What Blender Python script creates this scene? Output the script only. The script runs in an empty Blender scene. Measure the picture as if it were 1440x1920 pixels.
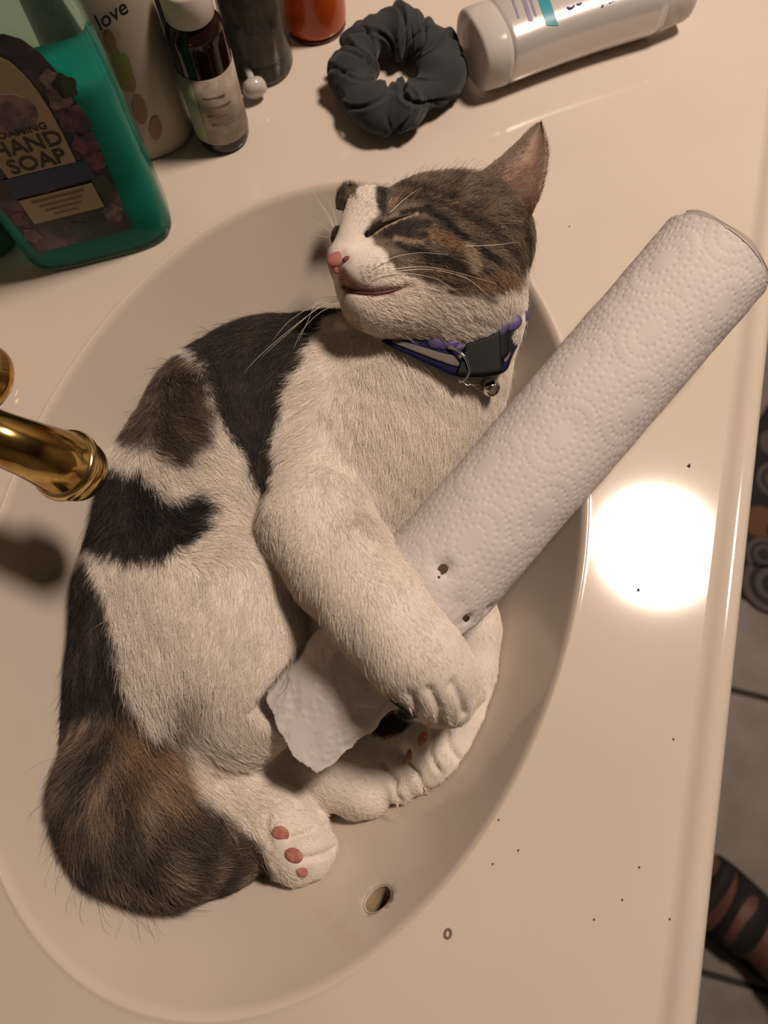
import bpy, bmesh, math, random
import numpy as np
from mathutils import Vector, Matrix
from mathutils.bvhtree import BVHTree
rng = np.random.default_rng(7); random.seed(7)
S = bpy.context.scene; C = S.collection

# ------------------------------------------------------------------ camera
# world: counter top is z=0, x points to the vanity's front edge, y along it; units are metres
FPX, H = 1450.0, 0.36
def un(px, py): return np.array([(px-720)/FPX, (960-py)/FPX, -1.0])
_n = un(760, 1450); _n /= np.linalg.norm(_n); _Z = -_n
_d = np.cross(np.cross(un(1440, 690), un(1313, 1920)), _Z); _d /= np.linalg.norm(_d)
if _d[1] < 0: _d = -_d
W = np.array([np.cross(_d, _Z), _d, _Z])
CAM = np.array([0, 0, H])
def P(px, py, z=0.0):
    r = W @ un(px, py); return CAM + r*((z-H)/r[2])
def D(px, py, dep): return CAM + (W @ un(px, py))*dep
def depth(p): return -(W.T @ (np.asarray(p)-CAM))[2]
cam = bpy.data.cameras.new('camera'); co = bpy.data.objects.new('camera', cam); C.objects.link(co)
cam.sensor_fit = 'HORIZONTAL'; cam.sensor_width = 36; cam.lens = 36*FPX/1440
cam.clip_start = 0.01; cam.clip_end = 20
M = Matrix(W.tolist()).to_4x4(); M.translation = Vector(CAM); co.matrix_world = M
cam.dof.use_dof = True; cam.dof.focus_distance = 0.37; cam.dof.aperture_fstop = 10
S.camera = co
# ------------------------------------------------------------------ world, lamp, exposure
w = bpy.data.worlds.new('world'); S.world = w; w.use_nodes = True
w.node_tree.nodes['Background'].inputs[0].default_value = (1.0, 0.80, 0.64, 1)
w.node_tree.nodes['Background'].inputs[1].default_value = 0.25
LAMP = np.array([0.442, 0.617, 1.35])
ld = bpy.data.lights.new('ceiling_lamp_light', 'AREA'); ld.shape = 'DISK'; ld.size = 0.265
ld.energy = 24.5; ld.color = (1.0, 0.805, 0.665)
lo = bpy.data.objects.new('ceiling_lamp_light', ld); C.objects.link(lo); lo.location = LAMP
S.view_settings.view_transform = 'Standard'; S.view_settings.look = 'None'
S.view_settings.gamma = 1.0; S.view_settings.exposure = 0.0; S.view_settings.use_curve_mapping = False

# ------------------------------------------------------------------ helpers
def mat(name, col, rough=.5, metal=0, **kw):
    m = bpy.data.materials.new(name); m.use_nodes = True
    b = m.node_tree.nodes['Principled BSDF']
    b.inputs['Base Color'].default_value = (*col, 1); b.inputs['Roughness'].default_value = rough
    b.inputs['Metallic'].default_value = metal
    for k, v in kw.items(): b.inputs[k.replace('_', ' ')].default_value = v
    return m
def bsdf(m): return m.node_tree.nodes['Principled BSDF']
def noise_col(m, c1, c2, scale=20, lo_=.4, hi=.6, detail=4, coord='Object'):
    nt = m.node_tree; N, L = nt.nodes, nt.links
    tc = N.new('ShaderNodeTexCoord'); n = N.new('ShaderNodeTexNoise'); r = N.new('ShaderNodeValToRGB')
    n.inputs['Scale'].default_value = scale; n.inputs['Detail'].default_value = detail
    r.color_ramp.elements[0].color = (*c1, 1); r.color_ramp.elements[1].color = (*c2, 1)
    r.color_ramp.elements[0].position = lo_; r.color_ramp.elements[1].position = hi
    L.new(tc.outputs[coord], n.inputs['Vector']); L.new(n.outputs['Fac'], r.inputs['Fac'])
    L.new(r.outputs['Color'], bsdf(m).inputs['Base Color']); return r
def add_bump(m, scale=300, strength=.2, dist=.0005):
    nt = m.node_tree; N, L = nt.nodes, nt.links
    tc = N.new('ShaderNodeTexCoord'); n = N.new('ShaderNodeTexNoise'); b = N.new('ShaderNodeBump')
    n.inputs['Scale'].default_value = scale; n.inputs['Detail'].default_value = 3
    b.inputs['Strength'].default_value = strength; b.inputs['Distance'].default_value = dist
    L.new(tc.outputs['Object'], n.inputs['Vector']); L.new(n.outputs['Fac'], b.inputs['Height'])
    L.new(b.outputs['Normal'], bsdf(m).inputs['Normal'])
def vcol(m, name='coat'):
    a = m.node_tree.nodes.new('ShaderNodeAttribute'); a.attribute_name = name
    m.node_tree.links.new(a.outputs['Color'], bsdf(m).inputs['Base Color'])
def mesh(name, V, F, m, parent=None, smooth=True):
    me = bpy.data.meshes.new(name); me.from_pydata([tuple(map(float, v)) for v in V], [], [tuple(map(int, f)) for f in F])
    if smooth: me.polygons.foreach_set('use_smooth', [True]*len(me.polygons))
    me.materials.append(m); o = bpy.data.objects.new(name, me); C.objects.link(o)
    if parent: o.parent = parent; o.matrix_parent_inverse = parent.matrix_world.inverted()
    return o
def empty(name, loc):
    o = bpy.data.objects.new(name, None); C.objects.link(o); o.empty_display_size = .01
    o.matrix_world = Matrix.Translation(Vector([float(v) for v in loc])); return o
def tag(o, label, cat, group=None):
    o['label'] = label; o['category'] = cat
    if group: o['group'] = group
    return o
def struct(o): o['kind'] = 'structure'; return o
def fromgrid(G, closeu=False, closev=False, off=0):
    nu, nv = G; F = []
    for i in range(nu if closeu else nu-1):
        for j in range(nv if closev else nv-1):
            a = i*nv+j; b = ((i+1) % nu)*nv+j; c = ((i+1) % nu)*nv+(j+1) % nv; d = i*nv+(j+1) % nv
            F.append((a+off, b+off, c+off, d+off))
    return F
def lathe(prof, n=48, axis=(0, 0, 1), org=(0, 0, 0), sx=1, sy=1, rot=0, capb=True, capt=True):
    ax = Vector(axis).normalized(); q = Vector((0, 0, 1)).rotation_difference(ax)
    V = []
    for r, z in prof:
        for k in range(n):
            t = 2*math.pi*k/n + rot
            V.append(tuple(q @ Vector((r*math.cos(t)*sx, r*math.sin(t)*sy, z)) + Vector([float(v) for v in org])))
    F = [(a, d, c, b) for a, b, c, d in fromgrid((len(prof), n), closev=True)]
    if capb: F.append(tuple(reversed(range(n))))
    if capt: F.append(tuple((len(prof)-1)*n+k for k in range(n)))
    return V, F
def tube(pts, rad, n=10, cap=True):
    pts = [Vector([float(v) for v in p]) for p in pts]
    if not hasattr(rad, '__len__'): rad = [rad]*len(pts)
    V = []; up = Vector((.13, .21, .97)); 
    for i, p in enumerate(pts):
        t = (pts[min(i+1, len(pts)-1)]-pts[max(i-1, 0)]).normalized()
        s = t.cross(up).normalized() if i == 0 else (s - t*s.dot(t)).normalized()
        b = t.cross(s)
        for k in range(n):
            a = 2*math.pi*k/n; V.append(tuple(p+(s*math.cos(a)+b*math.sin(a))*rad[i]))
    F = [(a, b, c, d) for a, b, c, d in fromgrid((len(pts), n), closev=True)]
    if cap: F += [tuple(range(n)), tuple(reversed([(len(pts)-1)*n+k for k in range(n)]))]
    return V, F
def smooth_path(pts, n=8):
    pts = [np.array(p, float) for p in pts]; out = []
    Q = [2*pts[0]-pts[1]]+pts+[2*pts[-1]-pts[-2]]
    for i in range(1, len(Q)-2):
        for k in range(n):
            t = k/n; a, b, c, d = Q[i-1:i+3]
            out.append(.5*((2*b)+(-a+c)*t+(2*a-5*b+4*c-d)*t*t+(-a+3*b-3*c+d)*t**3))
    out.append(pts[-1]); return out
def box(x0, x1, y0, y1, z0, z1):
    V = [(x, y, z) for x in (x0, x1) for y in (y0, y1) for z in (z0, z1)]
    return V, [(0, 1, 3, 2), (4, 6, 7, 5), (0, 4, 5, 1), (2, 3, 7, 6), (0, 2, 6, 4), (1, 5, 7, 3)]
def bevel(o, wd=.002, seg=2):
    m = o.modifiers.new('b', 'BEVEL'); m.width = wd; m.segments = seg; return o
def join(*parts):
    V, F = [], []
    for v, f in parts:
        k = len(V); V += list(v); F += [tuple(i+k for i in g) for g in f]
    return V, F
def text_mesh(name, s, size, origin, udir, vdir, m, parent, thick=.00012, font_shear=0, xs=1, align='LEFT'):
    cu = bpy.data.curves.new('t', 'FONT'); cu.body = s; cu.size = size; cu.extrude = thick/size*size; cu.shear = font_shear
    cu.align_x = align; cu.offset = size*.012; cu.resolution_u = 3
    t = bpy.data.objects.new('t', cu); C.objects.link(t)
    me = bpy.data.meshes.new_from_object(t.evaluated_get(bpy.context.evaluated_depsgraph_get()))
    bpy.data.objects.remove(t); bpy.data.curves.remove(cu)
    u = Vector([float(x) for x in udir]).normalized(); v = Vector([float(x) for x in vdir]).normalized(); nn = u.cross(v)
    mt = Matrix((u*xs, v, nn)).transposed().to_4x4(); mt.translation = Vector([float(x) for x in origin]); me.transform(mt)
    me.materials.clear(); me.materials.append(m)
    o = bpy.data.objects.new(name, me); C.objects.link(o)
    if parent: o.parent = parent; o.matrix_parent_inverse = parent.matrix_world.inverted()
    return o

# ------------------------------------------------------------------ materials
m_counter = mat('cultured_marble', (.62, .54, .45), .085)
noise_col(m_counter, (.585, .51, .435), (.63, .555, .48), 6, .35, .65)
m_wall = mat('wall_paint', (.22, .185, .15), .8); m_ceil = mat('ceiling_paint', (.45, .42, .38), .9)
m_wood = mat('cabinet_wood', (.25, .15, .08), .45); noise_col(m_wood, (.22, .12, .06), (.30, .18, .1), 12)
m_grout = mat('grout', (.035, .03, .026), .9)
m_tile = mat('floor_tile', (.2, .17, .15), .45); noise_col(m_tile, (.17, .145, .125), (.26, .225, .2), 14, .3, .7)
m_brass = mat('brass', (.62, .40, .12), .13, 1)
r = noise_col(m_brass, (.34, .17, .05), (.72, .50, .17), 55, .38, .62)
m_brass2 = mat('bright_brass', (.80, .60, .28), .15, 1)

# ------------------------------------------------------------------ vanity top with bowl
EX, EY, EA, EB, BD = -.0823, .0969, .1419, .2104, .125
def bowl_z(x, y):
    s = np.sqrt(((x-EX)/EA)**2+((y-EY)/EB)**2)
    g = -BD*(1-s**2.5); k = .0035
    h = np.maximum(k-np.abs(g), 0)/k
    return np.minimum(np.minimum(g, 0)-h*h*k*.25, 0)+.00024*np.exp(-((s-1.010)/.0060)**2)
X0, X1, Y0, Y1 = -.42, .119, -.50, .80
NA = 400
Vt = []; rings = list(np.linspace(.03, .9, 42))+list(np.linspace(.91, .975, 14))+list(np.linspace(.98, 1.06, 54))
ang = np.arange(NA)*2*np.pi/NA
for s in rings:
    x = EX+EA*s*np.cos(ang); y = EY+EB*s*np.sin(ang); z = bowl_z(x, y)
    Vt += list(zip(x, y, z))
ex = EX+EA*1.06*np.cos(ang); ey = EY+EB*1.06*np.sin(ang)
tx = np.where(np.cos(ang) > 0, (X1-ex), (ex-X0)); ty = np.where(np.sin(ang) > 0, (Y1-ey), (ey-Y0))
tt = np.minimum(tx/np.maximum(np.abs(np.cos(ang)), 1e-6), ty/np.maximum(np.abs(np.sin(ang)), 1e-6))
bx = ex+np.cos(ang)*tt; by = ey+np.sin(ang)*tt
for cx_, cy_ in ((X0, Y0), (X0, Y1), (X1, Y0), (X1, Y1)):
    i = np.argmin((bx-cx_)**2+(by-cy_)**2); bx[i], by[i] = cx_, cy_
for t in (.1, .25, .45, .7, 1):
    Vt += list(zip(ex+(bx-ex)*t, ey+(by-ey)*t, np.zeros(NA)))
nr = len(rings)+5
Ft = [(a, b, c, d) for a, b, c, d in fromgrid((nr, NA), closev=True)]
ci = len(Vt); Vt.append((EX, EY, -BD)); Ft += [(ci, k, (k+1) % NA) for k in range(NA)]
# overflow hole: cut faces, snap border, add throat
HP = P(709, 1686, -.035)
for _ in range(8): HP = P(709, 1686, bowl_z(HP[0], HP[1]))
gx = (bowl_z(HP[0]+1e-3, HP[1])-bowl_z(HP[0]-1e-3, HP[1]))/2e-3; gy = (bowl_z(HP[0], HP[1]+1e-3)-bowl_z(HP[0], HP[1]-1e-3))/2e-3
hn = np.array([-gx, -gy, 1]); hn /= np.linalg.norm(hn)
hu = np.cross(hn, [0, 0, 1]); hu /= np.linalg.norm(hu); hv = np.cross(hn, hu)
VA = np.array(Vt); rel = VA-HP; uu = rel@hu; vv = rel@hv
HR = .0066
near = (np.abs(rel@hn) < .01) & (np.hypot(uu, vv) < .03)
rr = np.hypot(uu, vv)
# pull close vertices on to the rim circle
band = near & (rr > HR*.55) & (rr < HR*1.45)
VA[band] += ((HR/rr[band]-1)*1)[:, None]*(uu[band, None]*hu+vv[band, None]*hv)
inner = near & (rr <= HR*.55)
keep = [f for f in Ft if not (sum(bool(inner[i]) for i in f) > 0 or all(bool(band[i]) and rr[i] < HR*1.0 for i in f))]
Vt = [tuple(v) for v in VA]; Ft = keep
# front drip edge profile
prof = [(.119, 0), (.1205, .0002), (.1222, .0010), (.1240, .0022), (.1258, .0030), (.1280, .0033), (.1305, .0030), (.1328, .0018),
        (.1345, -.0005), (.1355, -.0035), (.1358, -.007), (.1358, -.032), (.131, -.036), (.10, -.036)]
k = len(Vt); ys = np.linspace(Y0, Y1, 14)
for x, z in prof:
    for y in ys: Vt.append((x, y, z))
Ft += [(a+k, b+k, c+k, d+k) for a, b, c, d in fromgrid((len(prof), len(ys)))]
vt = mesh('sink_countertop', Vt, Ft, m_counter)
struct_top = tag(vt, 'cream cultured marble vanity top with the oval sink bowl holding the kitten', 'countertop')
# throat of the overflow
th = []; 
for dd_, q in ((-.0004, 1.12), (.0008, 1.0), (.003, .97), (.014, .9)):
    for kk in range(36):
        a = 2*math.pi*kk/36; th.append(HP+(hu*math.cos(a)+hv*math.sin(a))*HR*q-hn*dd_)
Fh = [(a, b, c, d) for a, b, c, d in fromgrid((4, 36), closev=True)]+[tuple(range(108, 144))]
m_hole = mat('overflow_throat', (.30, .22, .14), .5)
ov = mesh('overflow_hole', th, Fh, m_hole, vt); ov['label'] = 'oval overflow hole in the sink wall'
# ------------------------------------------------------------------ room
WX0, WX1, WY0, WY1, FZ, CZ = -.42, 1.7, -1.2, 1.3, -.80, 1.46
def slab(name, b, m): return struct(mesh(name, *box(*b), m, smooth=False))
slab('wall_back', (WX0-.05, WX0, WY0, WY1, FZ, CZ), m_wall)
slab('wall_front', (WX1, WX1+.05, WY0, WY1, FZ, CZ), m_wall)
slab('wall_left', (WX0, WX1, WY0-.05, WY0, FZ, CZ), m_wall)
slab('wall_right', (WX0, WX1, WY1, WY1+.05, FZ, CZ), m_wall)
slab('ceiling', (WX0-.05, WX1+.05, WY0-.05, WY1+.05, CZ, CZ+.05), m_ceil)
fl = slab('floor', (WX0, WX1, WY0, WY1, FZ-.06, FZ-.004), m_grout)
GY = (-.147, .2255); pitch = GY[1]-GY[0]; g = .004
tme = None
for i in range(4):
    for j in range(-2, 4):
        xa = .395+(i-0)*pitch; ya = GY[0]+j*pitch
        if xa > 1.5 or ya < -1.1 or ya+pitch > 1.35: continue
        if tme is None:
            V, F = box(g, pitch-g, g, pitch-g, -.008, 0)
            t = mesh('tile', V, F, m_tile, smooth=False); tme = t.data; bevel(t, .0015, 2)
            t.parent = fl; first = t
        else:
            t = first.copy(); C.objects.link(t); t.parent = fl
        t.location = (xa, ya, FZ)
cabz = empty('vanity_cabinet', (-.15, .1, FZ)); tag(cabz, 'brown wooden vanity cabinet under the cream countertop', 'cabinet')
mesh('carcass', *join(box(.078, .095, Y0+.01, Y1-.01, FZ+.001, -.0375), box(-.419, .078, Y0+.01, Y0+.03, FZ+.001, -.0375), box(-.419, .078, Y1-.03, Y1-.01, FZ+.001, -.0375), box(-.419, -.40, Y0+.03, Y1-.03, FZ+.001, -.0375), box(-.40, .078, Y0+.03, Y1-.03, FZ+.08, FZ+.1)), m_wood, cabz, False)
for k_, ya in enumerate((-.46, -.04, .38)):
    dr = bevel(mesh('door', *box(.0955, .113, ya, ya+.38, FZ+.1, -.06), m_wood, cabz, False), .004)
    mesh('knob', *lathe([(.004, 0), (.005, .008), (.013, .014), (.015, .02), (.010, .026), (.001, .028)], 20, (1, 0, 0), (.113, ya+.34, -.2)), m_brass2, dr)
cl = empty('ceiling_light', LAMP+[0, 0, .08]); tag(cl, 'round ceiling light with white pan', 'lamp')
mesh('pan', *lathe([(.01, 0), (.17, 0), (.175, -.02), (.16, -.07), (.155, -.07), (.155, -.02), (.01, -.015)], 40, (0, 0, 1), LAMP+[0, 0, .108], capb=False, capt=False), m_ceil, cl)

# ------------------------------------------------------------------ paper towel roll (numbers first, the kitten wraps round it)
TD = .363
TA = D(1338, 485, TD); TB = D(549, 1400, TD)
tdir = (TB-TA); TL = np.linalg.norm(tdir); tdir /= TL
tup = CAM-(TA+TB)/2; tup -= tdir*(tup@tdir); tup /= np.linalg.norm(tup)       # angle 0 of the roll
tright = np.cross(tdir, tup)
if (W.T@tright)[0] < 0: tright = -tright
TR = 112/FPX*TD
def px_s(px): return px/FPX*TD

# ------------------------------------------------------------------ signed distance kitten
h = .00135
LO = np.array([-.250, -.105, -.135]); HI = np.array([.040, .375, .085])
# px helper: (px,py,z) -> world, radius in px -> metres
gx_ = np.arange(LO[0], HI[0], h); gy_ = np.arange(LO[1], HI[1], h); gz_ = np.arange(LO[2], HI[2], h)
NS = (len(gx_), len(gy_), len(gz_))
class Vol:
    def __init__(s): s.a = np.full(NS, 1.0, np.float32)
    def _blend(s, lo, hi, fn, k, sub=False):
        mg = k+.006
        i0 = [max(int((lo[q]-mg-LO[q])/h), 0) for q in range(3)]; i1 = [min(int((hi[q]+mg-LO[q])/h)+2, NS[q]) for q in range(3)]
        if any(i1[q] <= i0[q] for q in range(3)): return
        X = gx_[i0[0]:i1[0], None, None]; Y = gy_[None, i0[1]:i1[1], None]; Z = gz_[None, None, i0[2]:i1[2]]
        d = fn(X, Y, Z).astype(np.float32); sl = tuple(slice(i0[q], i1[q]) for q in range(3)); A = s.a[sl]
        if sub:
            hh = np.maximum(k-np.abs(-d-A), 0)/k; s.a[sl] = np.maximum(-d, A)+hh*hh*k*.25
        else:
            hh = np.maximum(k-np.abs(d-A), 0)/k; s.a[sl] = np.minimum(d, A)-hh*hh*k*.25
    def cone(s, a, ra, b, rb, k=.01, sub=False):
        a = np.asarray(a); b = np.asarray(b); ab = b-a; L2 = max(ab@ab, 1e-9)
        def fn(X, Y, Z):
            px, py, pz = X-a[0], Y-a[1], Z-a[2]
            t = np.clip((px*ab[0]+py*ab[1]+pz*ab[2])/L2, 0, 1)
            return np.sqrt((px-t*ab[0])**2+(py-t*ab[1])**2+(pz-t*ab[2])**2)-(ra+(rb-ra)*t)
        R = max(ra, rb); s._blend(np.minimum(a, b)-R, np.maximum(a, b)+R, fn, k, sub)
    def ell(s, c, r3, k=.01, ax=None, sub=False):
        c = np.asarray(c); ax = np.eye(3) if ax is None else ax; r3 = np.array(r3)
        def fn(X, Y, Z):
            q = [(X-c[0])*ax[i][0]+(Y-c[1])*ax[i][1]+(Z-c[2])*ax[i][2] for i in range(3)]
            k0 = np.sqrt(sum((q[i]/r3[i])**2 for i in range(3))); k1 = np.sqrt(sum((q[i]/r3[i]**2)**2 for i in range(3)))
            return k0*(k0-1)/np.maximum(k1, 1e-6)
        R = max(r3); s._blend(c-R, c+R, fn, k, sub)
    def chain(s, pts, k=.01):      # (px, py, z, r_px)
        q = [B(*p) for p in pts]
        if len(q) == 1: s.cone(*q[0], *q[0], k)
        for (a, ra), (b, rb) in zip(q[:-1], q[1:]): s.cone(a, ra, b, rb, k)
def B(px, py, z, rp):
    if isinstance(z, str):                    # 'f' or 'f+..': lies on the bowl
        lift = float(z[1:] or 0); zz = -.08
        for _ in range(12):
            p = P(px, py, zz); rm = rp/FPX*depth(p)
            zz = .5*zz+.5*(float(bowl_z(p[0], p[1]))+rm*1.15+lift)
        z = zz
    p = P(px, py, z); return p, rp/FPX*depth(p)
def smin(a, b, k):
    hh = np.maximum(k-np.abs(a-b), 0)/k; return np.minimum(a, b)-hh*hh*k*.25
camax = [W @ np.array(v, float) for v in ((1, 0, 0), (0, 1, 0), (0, 0, 1))]
def rotax(deg):      # axes in the picture plane turned anticlockwise by deg, third towards the lens
    c, s_ = math.cos(math.radians(deg)), math.sin(math.radians(deg))
    return [camax[0]*c+camax[1]*s_, -camax[0]*s_+camax[1]*c, camax[2]]
def ellp(v, px, py, z, rx, ry, rz, deg=0, k=.01, sub=False):
    p = P(px, py, z); m = depth(p)/FPX; v.ell(p, (rx*m, ry*m, rz*m), k, rotax(deg), sub)

torso = Vol()
torso.chain([(522, 752, -.045, 156), (458, 820, -.05, 168), (395, 950, -.05, 178), (355, 1120, -.05, 182), (318, 1280, -.055, 162), (295, 1370, -.06, 140)], .02)
torso.chain([(500, 780, -.085, 150), (400, 1000, -.09, 170), (350, 1250, -.09, 160)], .02)
torso.chain([(880, 600, -.005, 95), (790, 720, -.028, 140), (700, 840, -.04, 165), (620, 960, -.05, 150), (520, 1080, -.06, 130)], .025)
torso.chain([(790, 720, -.06, 140), (680, 880, -.08, 150)], .02)
torso.chain([(620, 650, -.025, 62), (560, 760, -.025, 100), (575, 880, -.018, 85)], .018)
head = Vol()
ellp(head, 888, 455, .026, 112, 112, 118, 0, .012)
ellp(head, 800, 448, .030, 112, 104, 110, 0, .012)
ellp(head, 860, 535, .028, 108, 88, 96, -8, .012)
ellp(head, 745, 500, .036, 72, 66, 66, 0, .012)
ellp(head, 700, 515, .046, 62, 42, 44, -12, .008)      # near whisker pad
ellp(head, 660, 528, .033, 34, 44, 40, 0, .008)        # far whisker pad
ellp(head, 700, 578, .034, 56, 34, 48, -6, .008)       # chin
ellp(head, 780, 590, .025, 110, 44, 66, -8, .014)
head.chain([(690, 395, .050, 42), (648, 470, .046, 27)], .010)   # bridge
head.chain([(632, 486, .045, 17), (637, 505, .042, 15)], .006)
head.chain([(880, 590, .01, 95), (830, 650, -.002, 92)], .015)
ellp(head, 745, 418, .055, 46, 20, 22, 24, .006)       # closed lid bulge
ellp(head, 634, 446, .036, 14, 22, 20, 0, .006)        # far cheek and brow
ellp(head, 672, 392, .030, 30, 30, 36, 0, .01)
# mouth slit and eye slit
def slit(v, pts, r, off=0.0, k=.0015):
    q = [P(*p) for p in pts]
    for a, b in zip(q[:-1], q[1:]): v.cone(a, r, b, r, k, True)
arm = Vol()
arm.chain([(590, 900, -.012, 88), (596, 985, .0, 94), (640, 1060, .012, 90), (705, 1140, .026, 86), (770, 1222, .027, 78), (812, 1268, .020, 76)], .012)
arm.chain([(800, 1250, .018, 70), (838, 1306, .008, 56)], .01)
for a, b in (((790, 1290), (762, 1322)), ((822, 1300), (812, 1336)), ((850, 1292), (856, 1332)), ((868, 1265), (888, 1298))):
    arm.chain([(*a, .014, 34), (*b, .002, 25)], .005)
armb = Vol()
armb.chain([(850, 1060, -.045, 70), (878, 1180, -.045, 52), (880, 1270, -.048, 46), (862, 1350, -.05, 50), (835, 1400, -.050, 56)], .012)
for a, b in (((800, 1395), (775, 1390)), ((810, 1420), (790, 1462)), ((835, 1430), (832, 1470)), ((860, 1400), (868, 1432))):
    armb.chain([(*a, -.045, 32), (*b, -.048, 25)], .005)
thigh = Vol()
ellp(thigh, 405, 1170, -.020, 168, 190, 120, 8, .02)
ellp(thigh, 350, 1275, -.028, 130, 95, 90, 0, .02)
thigh.chain([(475, 1230, -.025, 108), (470, 1310, -.035, 88), (440, 1385, -.048, 70)], .02)
lega = Vol()
lega.chain([(420, 1390, -.055, 62), (520, 1415, 'f.006', 58), (620, 1440, 'f.004', 66), (665, 1462, 'f', 60)], .012)
for a, b in (((660, 1470), (700, 1500)), ((700, 1440), (752, 1478)), ((720, 1420), (785, 1445)), ((680, 1490), (668, 1506))):
    lega.chain([(*a, 'f.004', 38), (*b, 'f', 29)], .006)
lega.chain([(690, 1380, 'f.010', 44), (745, 1352, 'f.012', 42), (790, 1340, 'f.008', 40)], .008)
legb = Vol()
legb.chain([(370, 1430, 'f.012', 62), (440, 1490, 'f.012', 62), (520, 1550, 'f.008', 62), (560, 1590, 'f.004', 58)], .012)
for a, b in (((560, 1550), (592, 1552)), ((570, 1585), (606, 1588)), ((565, 1610), (592, 1618)), ((530, 1610), (550, 1628))):
    legb.chain([(*a, 'f.004', 36), (*b, 'f.002', 27)], .005)
tail = Vol()
tail.chain([(250, 1360, -.055, 106), (238, 1465, 'f.01', 104), (262, 1535, 'f.006', 102), (335, 1575, 'f.004', 92), (420, 1592, 'f.002', 58), (470, 1600, 'f', 34)], .015)
V3 = torso.a
V3 = smin(V3, thigh.a, .008); V3 = smin(V3, tail.a, .012)
V3 = smin(V3, head.a, .010); V3 = smin(V3, arm.a, .007)
V3 = smin(V3, armb.a, .004); V3 = smin(V3, lega.a, .005); V3 = smin(V3, legb.a, .005)
X = gx_[:, None, None]; Y = gy_[None, :, None]; Z = gz_[None, None, :]
zb = bowl_z(gx_[:, None], gy_[None, :])[:, :, None]
V3 = np.maximum(V3, (zb+.0012-Z).astype(np.float32))
# keep clear of the paper roll
rx_, ry_, rz_ = X-TA[0], Y-TA[1], Z-TA[2]
ts = rx_*tdir[0]+ry_*tdir[1]+rz_*tdir[2]
rd = np.sqrt(np.maximum(rx_**2+ry_**2+rz_**2-ts**2, 0))
dt = np.maximum(rd-(TR+.0008), np.maximum(-ts, ts-TL))
V3 = np.maximum(V3, -dt.astype(np.float32))
del rx_, ry_, rz_, ts, rd, dt

def surface_nets(A):
    s = A < 0; n = A.shape
    c = np.zeros(tuple(q-1 for q in n), np.uint8)
    for i in (0, 1):
        for j in (0, 1):
            for k in (0, 1): c += s[i:n[0]-1+i, j:n[1]-1+j, k:n[2]-1+k]
    idx = np.argwhere((c > 0) & (c < 8)); num = np.full(c.shape, -1, np.int32)
    num[tuple(idx.T)] = np.arange(len(idx))
    acc = np.zeros((len(idx), 3)); cnt = np.zeros(len(idx))
    cor = [(i, j, k) for i in (0, 1) for j in (0, 1) for k in (0, 1)]
    for a in cor:
        for ax in range(3):
            if a[ax]: continue
            b = list(a); b[ax] = 1
            va = A[tuple((idx+a).T)]; vb = A[tuple((idx+b).T)]; m = (va < 0) != (vb < 0)
            t = np.where(m, va/np.where(m, va-vb, 1), 0); p = np.tile(np.array(a, float), (len(idx), 1)); p[:, ax] = t
            acc[m] += p[m]; cnt[m] += 1
    V = (idx+acc/cnt[:, None])*h+LO
    F = []
    for ax in range(3):
        u, v = [(1, 2), (2, 0), (0, 1)][ax]
        sl0 = [slice(None)]*3; sl1 = [slice(None)]*3; sl0[ax] = slice(0, n[ax]-1); sl1[ax] = slice(1, n[ax])
        a0 = s[tuple(sl0)]; a1 = s[tuple(sl1)]; e = np.argwhere(a0 != a1)
        e = e[(e[:, u] > 0) & (e[:, v] > 0) & (e[:, u] < n[u]-1) & (e[:, v] < n[v]-1)]
        ins = a0[tuple(e.T)]
        q = []
        for du, dv in ((0, 0), (-1, 0), (-1, -1), (0, -1)):
            g_ = e.copy(); g_[:, u] += du; g_[:, v] += dv; q.append(num[tuple(g_.T)])
        q = np.stack(q, 1); q[~ins] = q[~ins][:, ::-1]; F.append(q)
    return V, np.concatenate(F)
KV, KF = surface_nets(V3)
# light smoothing
def adj_smooth(V, F, it=2, lam=.5):
    e = np.concatenate([F[:, [0, 1]], F[:, [1, 2]], F[:, [2, 3]], F[:, [3, 0]]]); e = np.concatenate([e, e[:, ::-1]])
    cnt = np.bincount(e[:, 0], minlength=len(V)).clip(1)
    for _ in range(it):
        s_ = np.stack([np.bincount(e[:, 0], V[e[:, 1], q], len(V)) for q in range(3)], 1)/cnt[:, None]
        V = V+lam*(s_-V)
    return V
KV = adj_smooth(KV, KF, 2)
# keep only the biggest connected surface
lab = np.arange(len(KV)); e = np.concatenate([KF[:, [0, 1]], KF[:, [1, 2]], KF[:, [2, 3]], KF[:, [3, 0]]])
for _ in range(400):
    o_ = lab.copy(); np.minimum.at(lab, e[:, 0], lab[e[:, 1]]); np.minimum.at(lab, e[:, 1], lab[e[:, 0]]); lab = lab[lab]
    if (o_ == lab).all(): break
big = np.bincount(lab).argmax(); km = lab == big; rem = np.cumsum(km)-1
KF = rem[KF[km[KF].all(1)]]; KV = KV[km]
del V3, torso, head, arm, armb, thigh, lega, legb, tail
def vnormals(V, F):
    n = np.cross(V[F[:, 2]]-V[F[:, 0]], V[F[:, 3]]-V[F[:, 1]]); N = np.zeros_like(V)
    for q in range(4):
        for a in range(3): N[:, a] += np.bincount(F[:, q], n[:, a], len(V))
    return N/np.maximum(np.linalg.norm(N, axis=1), 1e-12)[:, None]
KN = vnormals(KV, KF)
bvh = BVHTree.FromPolygons([tuple(v) for v in KV], [tuple(map(int, f)) for f in KF])
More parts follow.
